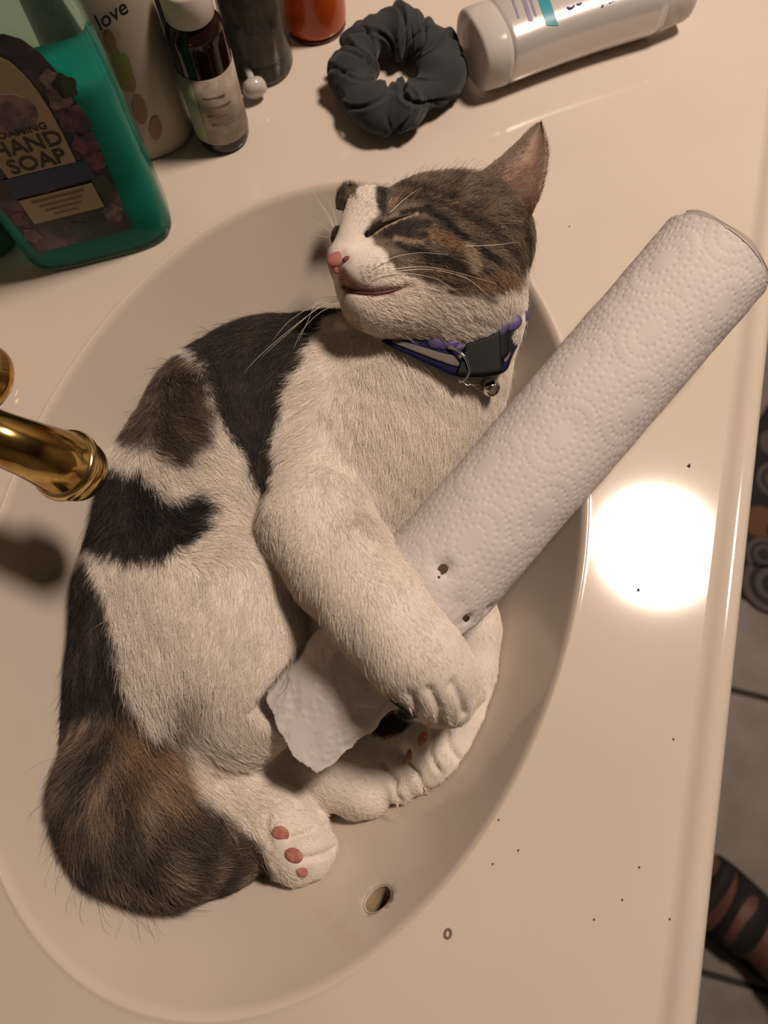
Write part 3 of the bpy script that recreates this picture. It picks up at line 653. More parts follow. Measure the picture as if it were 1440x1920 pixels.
# ears
m_ear = mat('ear_skin', (.32, .18, .13), .7, Subsurface_Weight=.0)
def ear(name, left, right, zl, zr, zmid, nu=18, nv=22, label=None, colA=BRN, inner=np.array([.36, .22, .17]), hairs=7000, hl=(3, 5)):
    Lp = smooth_path([P(x, y, z_) for (x, y), z_ in zip(left, zl)], 8); Rp = smooth_path([P(x, y, z_) for (x, y), z_ in zip(right, zr)], 8)
    li = np.linspace(0, len(Lp)-1, nv); ri = np.linspace(0, len(Rp)-1, nv)
    LL = np.array([np.interp(li, range(len(Lp)), np.array(Lp)[:, q]) for q in range(3)]).T
    RR = np.array([np.interp(ri, range(len(Rp)), np.array(Rp)[:, q]) for q in range(3)]).T
    V = []
    for th_ in (0, 1):
        for j in range(nv):
            for i in range(nu):
                u = i/(nu-1); p = LL[j]*(1-u)+RR[j]*u; s_ = math.sin(math.pi*u); wv = 1-j/(nv-1)
                p = p-camax[2]*(zmid*s_*(wv**.7)+th_*.0014*(1 if 0 < i < nu-1 and j < nv-1 else 0.1)); V.append(p)
    F = fromgrid((nv, nu)); F2 = [tuple(reversed(f)) for f in fromgrid((nv, nu), off=nu*nv)]; k = nu*nv
    bd = [i for i in range(nu)]+[j*nu+nu-1 for j in range(1, nv)]+[(nv-1)*nu+i for i in range(nu-2, -1, -1)]+[j*nu for j in range(nv-2, 0, -1)]
    F3 = [(bd[i], bd[(i+1) % len(bd)], bd[(i+1) % len(bd)]+k, bd[i]+k) for i in range(len(bd))]
    V = np.array(V); o = mesh(name, V, F+F2+F3, m_ear, kit)
    if label: o['label'] = label
    Fq = np.array(F); N = vnormals(V, Fq); flip = np.sign((N[:k]*(CAM-V[:k])).sum(1).mean()); N = N*flip
    u_all = np.tile(np.tile(np.linspace(0, 1, nu), nv), 2); v_all = np.tile(np.repeat(np.linspace(0, 1, nv), nu), 2)
    e0, e1 = LL.mean(0), RR.mean(0)
    def cf(R):
        t = ((R-e0)@(e1-e0))/((e1-e0)@(e1-e0)); t = t+.25
        edge = ss(t, .35, .62); c = colA[None]*1.0+(inner-colA)[None]*edge[:, None]
        st_ = np.clip(nz(R*[.5, 1.6, 1], .006, 2), 0, 1)*edge; return c+(np.array([.52, .42, .34])-c)*(st_*.6)[:, None]
    set_vcol(o, cf(V)*.85); 
    return o, V, Fq, N, cf
vcol(m_ear)
eo, EV, EF, EN, ecf = ear('ear', ((868, 345), (905, 320), (940, 292), (972, 262), (998, 237), (1015, 228)), ((985, 425), (1004, 385), (1018, 340), (1025, 295), (1022, 255), (1015, 228)),
    (.052, .052, .053, .054, .054, .053), (.044, .052, .056, .056, .055, .053), .011)
def estr(L):
    a = np.array([P(x, y, .048) for x, y, *_ in L]); d_ = np.array([(camax[0]*q[2]-camax[1]*q[3])/math.hypot(q[2], q[3]) for q in L])
    return a, d_, np.array([q[4]*1e-3 for q in L]), np.array([q[5] for q in L])
ES = estr([(890, 340, .7, -.7, 4, .2), (940, 310, .7, -.6, 3.5, .2), (990, 250, .5, -.8, 2.5, .2), (930, 370, .9, -.5, 6, .3), (960, 330, 1, -.35, 6, .25), (990, 300, 1, -.15, 5, .2), (1000, 350, .8, -.2, 4, .2), (960, 390, .9, -.4, 6, .3), (1010, 260, .5, -.7, 2, .2)])
grow('ear_fur', EV, EF, EN, 9000, ES, ecf, None, rad=6e-5, parent=kit, spread=.15)['label'] = 'fine hair inside the raised ear'
fo, FV, FF, FN, fcf = ear('ear', ((630, 392), (630, 368), (642, 350), (655, 345)), ((690, 380), (684, 362), (670, 349), (655, 345)), (.008, .012, .014, .014), (.012, .014, .014, .014), .004, 12, 12, label='far ear behind the forehead', inner=GREY*.9, colA=DBR)
grow('far_ear_fur', FV, FF, FN, 1500, (np.array([P(655, 365, .01)]), np.array([camax[1]]), np.array([.005]), np.array([.4])), fcf, None, parent=kit)

# ------------------------------------------------------------------ collar with bell
m_cb = mat('collar_blue', (.008, .009, .044), .85, Specular_IOR_Level=.2); add_bump(m_cb, 900, .4); m_cg = mat('reflective_grey', (.15, .13, .115), .8, Specular_IOR_Level=.2)
m_blk = mat('buckle_black', (.005, .0045, .0045), .6, Specular_IOR_Level=.2); m_pur = mat('collar_purple', (.080, .058, .165), .5); m_chr = mat('chrome', (.75, .72, .68), .08, 1); m_dark = mat('dark_slot', (.02, .008, .005), .6)
col = empty('cat_collar', P(860, 680, .02)); tag(col, 'blue and purple cat collar with black buckle round the kitten\'s neck', 'collar')
lowe = [(716, 640), (742, 654), (775, 670), (820, 690), (850, 704), (890, 707), (945, 698), (962, 665), (985, 620), (1000, 572)]
uppe = [(726, 630), (764, 634), (800, 640), (840, 648), (870, 645), (905, 636), (940, 618), (962, 603), (984, 586), (1002, 548)]
def ribbon(name, a0, a1, t0, t1, off, m, th=.0012, par=col, nw=6):
    Lp = smooth_path([np.array(p, float) for p in lowe], 8); Up = smooth_path([np.array(p, float) for p in uppe], 8); n = len(Lp); V = []
    r0, r1 = int(t0*(n-1)), int(t1*(n-1)); rows = range(r0, r1+1)
    for s_ in (0, 1):
        for i in rows:
            for j in range(nw):
                f = a0+(a1-a0)*j/(nw-1); q = Lp[i]*(1-f)+Up[i]*f; p = cpos(q, i/(n-1))
                V.append(p+camax[2]*(off+th*(.5-s_)))
    nr = len(rows); k = nr*nw; F = fromgrid((nr, nw)); F2 = [tuple(reversed(f)) for f in fromgrid((nr, nw), off=k)]
    bd = list(range(nw))+[j*nw+nw-1 for j in range(1, nr)]+[(nr-1)*nw+i for i in range(nw-2, -1, -1)]+[j*nw for j in range(nr-2, 0, -1)]
    F3 = [(bd[i], bd[(i+1) % len(bd)], bd[(i+1) % len(bd)]+k, bd[i]+k) for i in range(len(bd))]
    return mesh(name, V, F+F2+F3, m, par)
# height of the band over the neck: sampled once and smoothed so that it stays taut
_tt = np.linspace(0, 1, 15); _Lp = smooth_path([np.array(p, float) for p in lowe], 8); _Up = smooth_path([np.array(p, float) for p in uppe], 8)
_dep = [min(depth(on_cat(*(_Lp[int(t*(len(_Lp)-1))]*(1-f)+_Up[int(t*(len(_Lp)-1))]*f))) for f in (.2, .5, .8)) for t in _tt]
_dep = np.convolve(np.r_[_dep[0], _dep[0], _dep, _dep[-1], _dep[-1]], np.ones(5)/5, 'valid')
def cpos(q, t): return D(q[0], q[1], np.interp(t, _tt, _dep)-.0032+.003*max(0, .16-t)/.16)
ribbon('band', 0, 1, 0, 1, 0, m_cb); ribbon('reflective_stripe', .28, .62, .06, .52, .001, m_cg, .0006)['label'] = 'grey reflective stripe'
ribbon('reflective_stripe', .2, .5, .68, .74, .0012, m_cg, .0006)
b1 = bevel(ribbon('buckle', .02, .98, .46, .66, .0020, m_blk, .0035, nw=10), .0008); bevel(ribbon('buckle_prong', .30, .95, .64, .76, .0014, m_blk, .0026), .0008).parent = b1
ribbon('purple_edging', .80, 1.32, .26, .90, .0004, m_pur, .0012)
for x, y, rx, ry, t in ((822, 638, 22, 16, .4), (846, 645, 18, 11, .42), (903, 628, 25, 20, .56), (930, 618, 24, 16, .6), (958, 606, 22, 16, .7), (978, 592, 14, 14, .8)):
    blob('flower_bump', x, y, rx, ry, 8, m_pur, 25, at=cpos((x, y), t)+camax[2]*.0005, par=col)['label'] = 'purple rubber bump'
bc0 = on_cat(916, 731)+camax[2]*.0068
rc = smooth_path([cpos(q, .45)+camax[2]*z_ for q, z_ in (((838, 652), .002), ((856, 660), .0042), ((872, 677), .0045), ((878, 698), .0035), ((872, 712), .0015), ((862, 716), 0))], 6)
mesh('split_ring', *tube(rc, 7e-4, 10), m_chr, col)
for i, (x, y) in enumerate(((862, 712), (874, 716), (886, 719), (897, 722))):
    c0 = cpos((862, 714), .45)*(1-(i+.3)/4.2)+(bc0-camax[0]*.004)*((i+.3)/4.2)+camax[2]*.0005; a1 = (camax[0]*.9-camax[1]*.3); a2 = camax[1] if i % 2 else camax[2]
    mesh('chain_link', *tube([c0+a1*.0017*math.cos(t)+a2*.0011*math.sin(t) for t in np.linspace(0, 2*math.pi, 15)], 3.2e-4, 6), m_chr, col)
bc = on_cat(916, 731)+camax[2]*.0068; mb = depth(bc)/FPX
bl = blob('bell', 0, 0, 18, 17, 17, m_chr, 0, at=bc, par=col, n=32)
mesh('bell_seam', *tube([bc+camax[0]*(6+0*math.cos(t))*mb*.0+ (camax[1]*math.cos(t)*.9+camax[2]*math.sin(t)*.9+camax[0]*.35)*18*mb for t in np.linspace(0, 2*math.pi, 33)], 2.4e-4, 6), m_chr, bl)
for dx, dy in ((13, -5), (11, 3)):
    blob('slot_hole', 0, 0, 2.8, 3.0, 2.5, m_dark, 0, at=bc+(camax[0]*dx-camax[1]*(-dy*.0+dy+6))*mb+camax[2]*math.sqrt(max(17**2-dx**2-(dy+6)**2, 4))*mb, par=bl, n=12)

# ------------------------------------------------------------------ paper towel roll
m_paper = mat('embossed_paper', (.62, .58, .57), .9); vcol(m_paper, 'papercol'); add_bump(m_paper, 1400, .25, .0003)
m_card = mat('cardboard', (.20, .14, .10), .9)
NU, NVV = 620, 330
s_ = np.linspace(0, TL, NU); a_ = np.linspace(-math.pi, math.pi, NVV, endpoint=False)
SS, AA = np.meshgrid(s_, a_, indexing='ij')
# embossing: dots on concentric ovals round a brick lattice of centres
cu_, cv_ = .060, TR*2*math.pi/5
sv = AA*TR; best = np.full(SS.shape, 9.0); bid = np.zeros(SS.shape); dot = np.zeros(SS.shape)
for i in range(-1, int(TL/(cu_/2))+3):
    for j in range(-3, 4):
        c0 = i*cu_/2-.004; c1 = (j+.5*(i % 2))*cv_
        du = SS-c0; dv = sv-c1; rr = np.sqrt((du/1.35)**2+dv**2); m_ = rr < best; best = np.where(m_, rr, best)
        ring = np.round(rr/.0041-.4)+.4; rq = ring*.0041; th_ = np.arctan2(dv, du/1.35); nd = np.maximum(np.round(2*math.pi*np.maximum(rq, .001)*1.15/.0031), 3)
        tq = np.round(th_/(2*math.pi)*nd)/nd*2*math.pi
        dd_ = np.sqrt((rr-rq)**2+((th_-tq)*rq)**2); val = np.exp(-(dd_/.00060)**2)*(ring > .5)
        dot = np.where(m_, val, dot)
R2 = np.stack([SS.ravel(), sv.ravel(), 0*sv.ravel()], 1)
crum = ss(SS, TL*.60, TL*.80)
wv = (nz(R2, .05, 1)*.0007+nz(R2, .018, 2)*.00035).reshape(SS.shape)
def ridged(wl, k): return (1-np.abs(nz(R2*[1, 1.3, 1], wl, k))).reshape(SS.shape)
rad = TR-.00042*dot*(1-.7*crum)+wv*(.5+crum)+crum*(.0014*(ridged(.030, 3)-.5)+.0007*(ridged(.012, 1)-.5))
rad += .00012*nz(R2, .004, 2).reshape(SS.shape)*crum
def sa(px, py):       # picture point -> (s, angle) on the visible side of the roll
    c0 = D(px, py, TD)-TA; s0 = c0@tdir; q = np.clip((c0@tright)/TR, -1, 1); return s0, math.asin(q)
pc = np.tile(np.array([.63, .585, .57]), (NU*NVV, 1))
for (x, y), r_, dpt in (((832, 1066), .0042, .003), ((876, 1158), .003, .0025), ((915, 1140), .003, .002), ((860, 1130), .005, .0012), ((690, 1330), .006, .002)):
    s0, a0 = sa(x, y); d_ = np.hypot(SS-s0, (AA-a0)*TR); rad -= dpt*np.exp(-(d_/r_)**2)
    if dpt > .002: pc = mixc(pc, np.array([.22, .12, .07]), .8*ss(-(d_.ravel()+.0006*nz(R2, .003)), -r_*.7, -r_*.25))
rad = np.minimum(rad, TR+.0006)
flat = ss(SS, TL*.70, TL*.97)
cx_ = np.sin(AA)*rad; cz_ = np.cos(AA)*rad
cz_ = np.where(cz_ > -9, cz_*(1-.50*flat)-.004*flat, cz_); cx_ = cx_*(1-.06*flat)
PV = TA+SS[..., None]*tdir+cx_[..., None]*tright+cz_[..., None]*tup
PV = PV.reshape(-1, 3)
s1, _ = sa(925, 1146); jag = (.0012*nz(R2, .016, 2)+.0003*nz(R2, .004)).reshape(SS.shape)
endc = TL-.000+jag*.8-.010*(-np.sin(AA).clip(-1, 0))-.012*ss(np.sin(AA), .4, .8)*0
amax = np.interp(SS, [0, s1-.002, s1+.002, s1+.02, TL*.9, TL], [9, 9, 1.45, 1.02, 1.02, .70])+jag*45*(SS > s1-.004)
kill = (SS > endc) | ((AA > amax) & (SS > s1-.004)) | ((AA < -1.9) & (SS > TL*.72))
for (x, y), r_ in (((833, 1068), .0012), ((878, 1160), .0007)):
    s0, a0 = sa(x, y); kill |= np.hypot((SS-s0)*.7, (AA-a0)*TR)+(jag+.0007*nz(R2, .003, 1).reshape(SS.shape))*1.0 < r_*.75
kf = kill.ravel(); PF = [f for f in fromgrid((NU, NVV), closev=True) if not (kf[f[0]] or kf[f[1]] or kf[f[2]] or kf[f[3]])]
roll = empty('paper_towel_roll', (TA+TB)/2); tag(roll, 'nearly empty white embossed paper towel roll with chewed end in the kitten\'s paws', 'paper roll')
used = np.zeros(len(PV), bool); used[np.array(PF).ravel()] = True; rm = np.cumsum(used)-1
po = mesh('paper_sheet', PV[used], [tuple(rm[list(f)]) for f in PF], m_paper, roll); set_vcol(po, pc[used], 'papercol')
sm = po.modifiers.new('s', 'SOLIDIFY'); sm.thickness = .0005; sm.offset = -1
cr = TR-.0022; ca = TA+tdir*.0008; n = 64
V = [ca+tdir*(L_)+(tright*math.sin(2*math.pi*k/n)+tup*math.cos(2*math.pi*k/n))*q for L_, q in ((0, cr), (0, cr-.0011), (TL*.70, cr-.0011), (TL*.70, cr)) for k in range(n)]
mesh('cardboard_core', V, [(a, b, c, d) for a, b, c, d in fromgrid((4, n), closeu=True, closev=True)], m_card, roll)['label'] = 'grey brown cardboard core inside the paper'
# loose end of the sheet standing off the roll at the far rim
V = []
for i, t in enumerate(np.linspace(-.95, 1.15, 40)):
    for k_, q in enumerate((0.0, .5, 1.0)):
        V.append(TA-tdir*(.0012*q*(1+.5*math.sin(7*t)))+(tright*math.sin(t)+tup*math.cos(t))*(TR+.0004+.0004*q))
mesh('sheet_edge', V, fromgrid((40, 3)), m_paper, roll); set_vcol(bpy.data.objects['sheet_edge'], np.tile([.5, .45, .42], (120, 1)), 'papercol')

# ------------------------------------------------------------------ faucet
fc = empty('faucet', P(-150, 800, 0)); tag(fc, 'tarnished polished brass faucet with curved spout over the sink', 'faucet')
sp = [(-330, 760, .004, 60), (-330, 745, .045, 56), (-230, 745, .074, 50), (-110, 770, .083, 49), (-15, 815, .080, 51), (55, 842, .071, 55), (98, 860, .062, 60), (124, 872, .054, 64)]
pp = smooth_path([list(P(x, y, z_))+[r_/FPX*depth(P(x, y, z_))] for x, y, z_, r_ in sp], 8)
so = mesh('spout', *tube([p[:3] for p in pp], [p[3] for p in pp], 40), m_brass, fc)
e1 = np.array(pp[-1][:3]); e0 = np.array(pp[-5][:3]); edir = (e1-e0)/np.linalg.norm(e1-e0); er = pp[-1][3]
mesh('collar_ring', *lathe([(er*.96, -.0035), (er*1.05, -.0025), (er*1.09, -.0008), (er*1.09, .001), (er*1.04, .0026), (er*.97, .003)], 48, edir, e1), m_brass2, so)
mesh('aerator', *lathe([(er*.9, .001), (er*.98, .0035), (er*.97, .0075), (er*.90, .011), (er*.84, .0118), (er*.7, .0118), (er*.68, .006)], 48, edir, e1, capb=False), m_brass, so)
hb = P(-48, 716, 0)
mesh('base_plate', *lathe([(.024, .0003), (.026, .002), (.026, .006), (.022, .009), (.018, .010)], 48, (0, 0, 1), (P(-330, 760)[0], P(-330, 760)[1], 0), sx=1.1, sy=3.1), m_brass, fc)
hd = mesh('handle', *lathe([(.0215, .0004), (.0225, .003), (.0215, .006), (.0185, .009), (.0165, .016), (.0190, .021), (.0225, .026), (.0245, .031), (.0240, .035), (.020, .040), (.012, .043), (.002, .044)], 56, (0, 0, 1), hb), m_brass, fc)
mesh('handle_cap', *lathe([(.009, .0435), (.0085, .045), (.004, .0462), (.001, .0464)], 32, (0, 0, 1), hb), m_brass2, hd)

# ------------------------------------------------------------------ bottles
def vessel(name, prof, n, xy, m, parent, sx=1, sy=1, rot=0, power=2.0, capb=True, capt=True):
    """superellipse lathe: prof (scale, z)"""
    V = []; cr_, sr_ = math.cos(rot), math.sin(rot)
    for r_, z in prof:
        for k in range(n):
            t = 2*math.pi*k/n; c_, s_ = math.cos(t), math.sin(t)
            x = math.copysign(abs(c_)**(2/power), c_)*sx*r_; y = math.copysign(abs(s_)**(2/power), s_)*sy*r_
            V.append((xy[0]+x*cr_-y*sr_, xy[1]+x*sr_+y*cr_, z))
    F = [(a, d, c, b) for a, b, c, d in fromgrid((len(prof), n), closev=True)]
    if capb: F.append(tuple(reversed(range(n))))
    if capt: F.append(tuple((len(prof)-1)*n+k for k in range(n)))
    return mesh(name, V, F, m, parent)
# soap
fa, fb = P(62, 526), P(336, 456); su = (fb-fa); swid = np.linalg.norm(su); su /= swid; sb = np.array([-su[1], su[0], 0])
if sb@(fa-CAM) < 0: sb = -sb
sth = .043; sc = (fa+fb)/2+sb*sth/2; srot = math.atan2(su[1], su[0])
m_shell = mat('clear_teal_plastic', (.30, .48, .40), .06, Transmission_Weight=.95, IOR=1.18)
m_liq = mat('teal_soap', (.0, .56, .50), .15, Transmission_Weight=.4, IOR=1.15)
soap = empty('soap_bottle', (sc[0], sc[1], 0)); tag(soap, 'large clear bottle of teal hand soap with a flowered label beside the sink', 'bottle')
prof = [(.90, .0008), (.96, .0015), (.99, .004), (1, .009), (1, .06), (.99, .10), (.96, .125), (.88, .145), (.72, .162), (.50, .175), (.30, .182), (.28, .19), (.28, .196)]
sh = vessel('bottle_shell', prof, 96, sc, m_shell, soap, swid/2, sth/2, srot, 4.0)
vessel('soap_liquid', [(.86, .003), (.92, .005), (.945, .010), (.945, .06), (.94, .100), (.93, .104)], 96, sc, m_liq, soap, swid/2, sth/2, srot, 4.0)['label'] = 'teal liquid soap'
m_capw = mat('white_plastic', (.62, .57, .50), .4)
vessel('screw_cap', [(.30, .1965), (.32, .198), (.32, .215), (.30, .217)], 48, sc, m_capw, soap, swid/2*.6, swid/2*.6, 0)
def fplane(px, py, off=0):     # where a picture point meets the soap bottle's front face: (u, z)
    r_ = W @ un(px, py); p0 = fa-sb*off; t = ((p0-CAM)@sb)/(r_@sb); q = CAM+r_*t; return (q-fa)@su, q[2]
def fpt(u, z, off): return fa+su*u-sb*off+np.array([0, 0, z])
def flat(name, uv, off, m, parent, th=.0002):
    n = len(uv); V = [fpt(u, z, off) for u, z in uv]+[fpt(u, z, off-th) for u, z in uv]
    F = [tuple(range(n)), tuple(reversed(range(n, 2*n)))]+[(i, i+n, (i+1) % n+n, (i+1) % n) for i in range(n)]
    return mesh(name, V, F, m, parent, smooth=False)
m_lab = mat('floral_label', (.05, .06, .03), .5); r = noise_col(m_lab, (.010, .018, .010), (.16, .10, .13), 60, .42, .66, 3)
e_ = r.color_ramp.elements.new(.55); e_.color = (.05, .035, .045, 1)
m_cream = mat('cream_print', (.40, .33, .21), .5); m_ink = mat('dark_ink', (.02, .018, .014), .5); m_blue = mat('blue_print', (.015, .04, .12), .5); m_mauve = mat('faded_picture', (.22, .13, .14), .5); noise_col(m_mauve, (.12, .09, .12), (.36, .22, .2), 120)
m_fink = mat('faded_ink', (.16, .12, .07), .6)
def outline(pts, um_, z0=None):      # right-hand outline measured on the face, mirrored about its centre
    q = [fplane(*p) for p in pts]
    if z0 is not None: q[0] = (q[0][0], z0)
    q = [(max(u, um_+.0005), z) for u, z in q]
    return q+[(2*um_-u, z) for u, z in reversed(q)]
def scaled(o_, k_, um_): return [(um_+(u-um_)*(1+k_), z+k_*.035*(1 if z > .06 else -.0)) for u, z in o_]
pr_ = fplane(143, 303); pl_ = fplane(14, 330); pm = (pr_[0]+pl_[0])/2; zpan = (pr_[1]+pl_[1])/2; pw = (pr_[0]-pl_[0])/2
lo_ = outline([(250, 428), (228, 380), (205, 320), (176, 255), (146, 196), (112, 140), (75, 98), (40, 72), (5, 62)], pm)
lab = flat('label', lo_, .0004, m_lab, soap); lab['label'] = 'dark floral paper label'
po_ = outline([(143, 303), (120, 255), (96, 210), (72, 172), (45, 138), (18, 114), (-12, 100)], pm, zpan)
flat('panel_border', [(u+.0006*(1 if u > pm else -1), z+(.0006 if z > zpan+.001 else 0)) for u, z in po_], .0007, m_ink, lab); flat('cream_panel', po_, .0009, m_cream, lab)
pu, pz = fplane(42, 205)
flat('picture', [(pm+.012*math.cos(t), pz+.010*math.sin(t)) for t in np.linspace(0, 2*math.pi, 30, endpoint=False)], .0011, m_mauve, lab)
flat('blue_band', [(pm-pw-.003, zpan-.0125), (pm+pw+.005, zpan-.0115), (pm+pw+.005, zpan-.0003), (pm-pw-.003, zpan-.0003)], .0010, m_blue, lab)
flat('panel_border', [(pm-.0186, zpan-.0316), (pm+.0186, zpan-.0316), (pm+.0186, zpan-.0139), (pm-.0186, zpan-.0139)], .0008, m_ink, lab)
flat('lower_panel', [(pm-.018, zpan-.031), (pm+.018, zpan-.031), (pm+.018, zpan-.0145), (pm-.018, zpan-.0145)], .0010, m_cream, lab)
for tx, sz, dz, ic, sxx in (('HAND', .0115, .0118, m_ink, .95), ('SOAP', .0115, .0018, m_ink, .95), ('FOAMING', .0048, .0215, m_ink, 1.15)):
    text_mesh('lettering', tx, sz, fpt(pm, zpan+dz, .0012), su, (0, 0, 1), ic, lab, xs=sxx, align='CENTER')
for k in range(4):
    wk = (.013, .0105, .009, .006)[k]; zk = zpan-.0178-.0034*k
    flat('print_line', [(pm-wk, zk), (pm+wk, zk), (pm+wk, zk+(.0018 if k == 0 else .0011)), (pm-wk, zk+(.0018 if k == 0 else .0011))], .00115, m_fink, lab)
m_flw = mat('purple_petal', (.11, .05, .07), .5); noise_col(m_flw, (.05, .03, .05), (.18, .07, .10), 160); m_flc = mat('pale_petal', (.2, .15, .13), .5); noise_col(m_flc, (.10, .07, .07), (.26, .19, .16), 160); m_flg = mat('green_leaf_print', (.03, .05, .02), .5)
k_ = 0
for (x, y), r_, m_ in (((112, 186), .006, m_flc), ((140, 225), .008, m_flw), ((160, 268), .007, m_flw), ((176, 300), .006, m_flw), ((96, 150), .005, m_flc), ((212, 398), .006, m_flc), ((40, 410), .005, m_flw), ((190, 345), .006, m_flg), ((60, 440), .005, m_flc), ((150, 430), .006, m_flg), ((122, 160), .006, m_flg)):
    u, z = fplane(x, y); k_ += 1
    fl_ = [(u+r_*(1+.12*math.cos(5*t+k_))*math.cos(t)*.8, z+r_*(1+.12*math.cos(5*t+k_))*math.sin(t)) for t in np.linspace(0, 2*math.pi, 40, endpoint=False)]
    flat('printed_flower', fl_, .0006, m_, lab)
# green bottle cropped by the frame
gp = P(-32, 455); m_grn = mat('dark_green_plastic', (.01, .09, .02), .3)
gb = empty('green_bottle', (gp[0], gp[1], 0)); tag(gb, 'dark green bottle at the left edge beside the soap bottle', 'bottle')
vessel('bottle_body', [(.92, .0005), (1, .003), (1, .05), (.9, .062), (.5, .07), (.45, .075)], 48, gp, m_grn, gb, .020, .015, srot, 2.6)
vessel('bottle_cap', [(.5, .0755), (.5, .088), (.46, .09)], 32, gp, m_capw, gb, .02, .02)
# tall white bottle, its shade mixed into the brownish body colour
wp = P(268, 252); m_wht = mat('shaded_white_plastic', (.40, .34, .27), .4); m_olive = mat('olive_print', (.16, .17, .04), .5); m_leaf = mat('brown_print', (.22, .13, .06), .5)
wb = empty('lotion_bottle', (wp[0], wp[1], 0)); tag(wb, 'tall white bottle with dark script and olive leaves behind the soap bottle', 'bottle')
WR = .031
bd = vessel('bottle_body', [(.93, .0005), (.98, .002), (1, .006), (1, .12), (.97, .14), (.85, .155), (.6, .165), (.4, .17)], 96, wp, m_wht, wb, WR, .022, srot, 2.4)
vessel('bottle_cap', [(.42, .1705), (.42, .195), (.40, .197)], 48, wp, m_capw, wb, .03, .03)
# print on the front, set on the true surface of the bottle
bb = BVHTree.FromPolygons([v.co[:] for v in bd.data.vertices], [p.vertices[:] for p in bd.data.polygons])
dirf = np.array([su[1], -su[0], 0]); dirf = dirf if dirf@(CAM-fa) > 0 else -dirf
def on_b(px, py, tree, off=.0004):
    r_ = Vector(W @ un(px, py)).normalized(); hit = tree.ray_cast(Vector(CAM), r_, 2)
    return None if hit[0] is None else (np.array(hit[0])+np.array(hit[1])*off, np.array(hit[1]))
hh_ = on_b(186, 56, bb)
if hh_:
    p0, n0 = hh_; uu_ = np.cross([0, 0, 1], n0); uu_ /= np.linalg.norm(uu_)
    if (W.T@uu_)[0] < 0: uu_ = -uu_
    text_mesh('lettering', 'love', .0105, p0+n0*.0006, uu_+np.array([0, 0, .35]), np.cross(n0, uu_+np.array([0, 0, .35])), m_ink, wb, font_shear=.3)
for (x, y), rx, rz, m_ in (((222, 118), .0030, .009, m_olive), ((232, 145), .0035, .008, m_olive), ((206, 78), .003, .006, m_leaf), ((246, 155), .0028, .005, m_leaf), ((238, 122), .0022, .007, m_olive), ((262, 205), .004, .009, m_leaf), ((292, 240), .004, .007, m_leaf)):
    hh_ = on_b(x, y, bb)
    if hh_:
        p0, n0 = hh_; uu_ = np.cross([0, 0, 1], n0); uu_ /= np.linalg.norm(uu_); vv_ = np.cross(n0, uu_); n = 18
        V = [p0+uu_*rx*math.cos(t)+vv_*(rz*math.sin(t)+rx*.8*math.cos(t)) for t in np.linspace(0, 2*math.pi, n, endpoint=False)]+[p0+n0*.0002]
        mesh('printed_leaf', V, [(i, (i+1) % n, n) for i in range(n)], m_, wb)
# small brown glass bottle
bp = P(421, 254); m_amb = mat('dark_amber_glass', (.012, .004, .003), .08); m_lbl = mat('grey_label', (.34, .28, .22), .55); noise_col(m_lbl, (.28, .23, .18), (.40, .33, .27), 120)
ab = empty('vial', (bp[0], bp[1], 0)); tag(ab, 'small dark amber glass bottle with white cap and grey label', 'bottle')
br_ = .0152
V, F = lathe([(br_*.9, .0006), (br_*.98, .002), (br_, .004), (br_, .066), (br_*.97, .071), (br_*.82, .0755), (br_*.66, .077), (br_*.66, .08)], 64, (0, 0, 1), (bp[0], bp[1], 0)); mesh('bottle_body', V, F, m_amb, ab)
def sleeve(name, xy, r_, z0, z1, a0, a1, m, parent, n=60, th=.0003):
    V = [(xy[0]+(r_+q)*math.cos(t), xy[1]+(r_+q)*math.sin(t), z) for q in (0, th) for z in (z0, z1) for t in np.linspace(a0, a1, n)]
    F = [(i, i+1, n+i+1, n+i) for i in range(n-1)]+[(2*n+i, 3*n+i, 3*n+i+1, 2*n+i+1) for i in range(n-1)]+[(i, 2*n+i, 2*n+i+1, i+1) for i in range(n-1)]+[(n+i, n+i+1, 3*n+i+1, 3*n+i) for i in range(n-1)]
    return mesh(name, V, F, m, parent)
toc = math.atan2(-bp[1], -bp[0])
lb_ = sleeve('paper_label', bp, br_+.0001, .0085, .052, toc-2.2, toc+1.9, m_lbl, ab)
sleeve('pale_strip', bp, br_+.0005, .009, .0515, toc-1.35, toc-.62, mat('pale_green_print', (.34, .36, .25), .5), lb_, 30)
for k, (a_0, a_1) in enumerate(((-.35, .5), (-.4, .3), (-.3, .55), (-.4, .4))):
    sleeve('print_line', bp, br_+.0005, .022+.006*k, .0234+.006*k, toc+a_0, toc+a_1, mat('label_ink', (.20, .15, .12), .6), lb_, 14, .0001)
mesh('bottle_cap', *lathe([(.0118, .0775), (.0125, .0785), (.0125, .0925), (.0118, .0945), (.0085, .0952), (.0075, .0935), (.001, .0932)], 56, (0, 0, 1), (bp[0], bp[1], 0)), m_capw, ab)
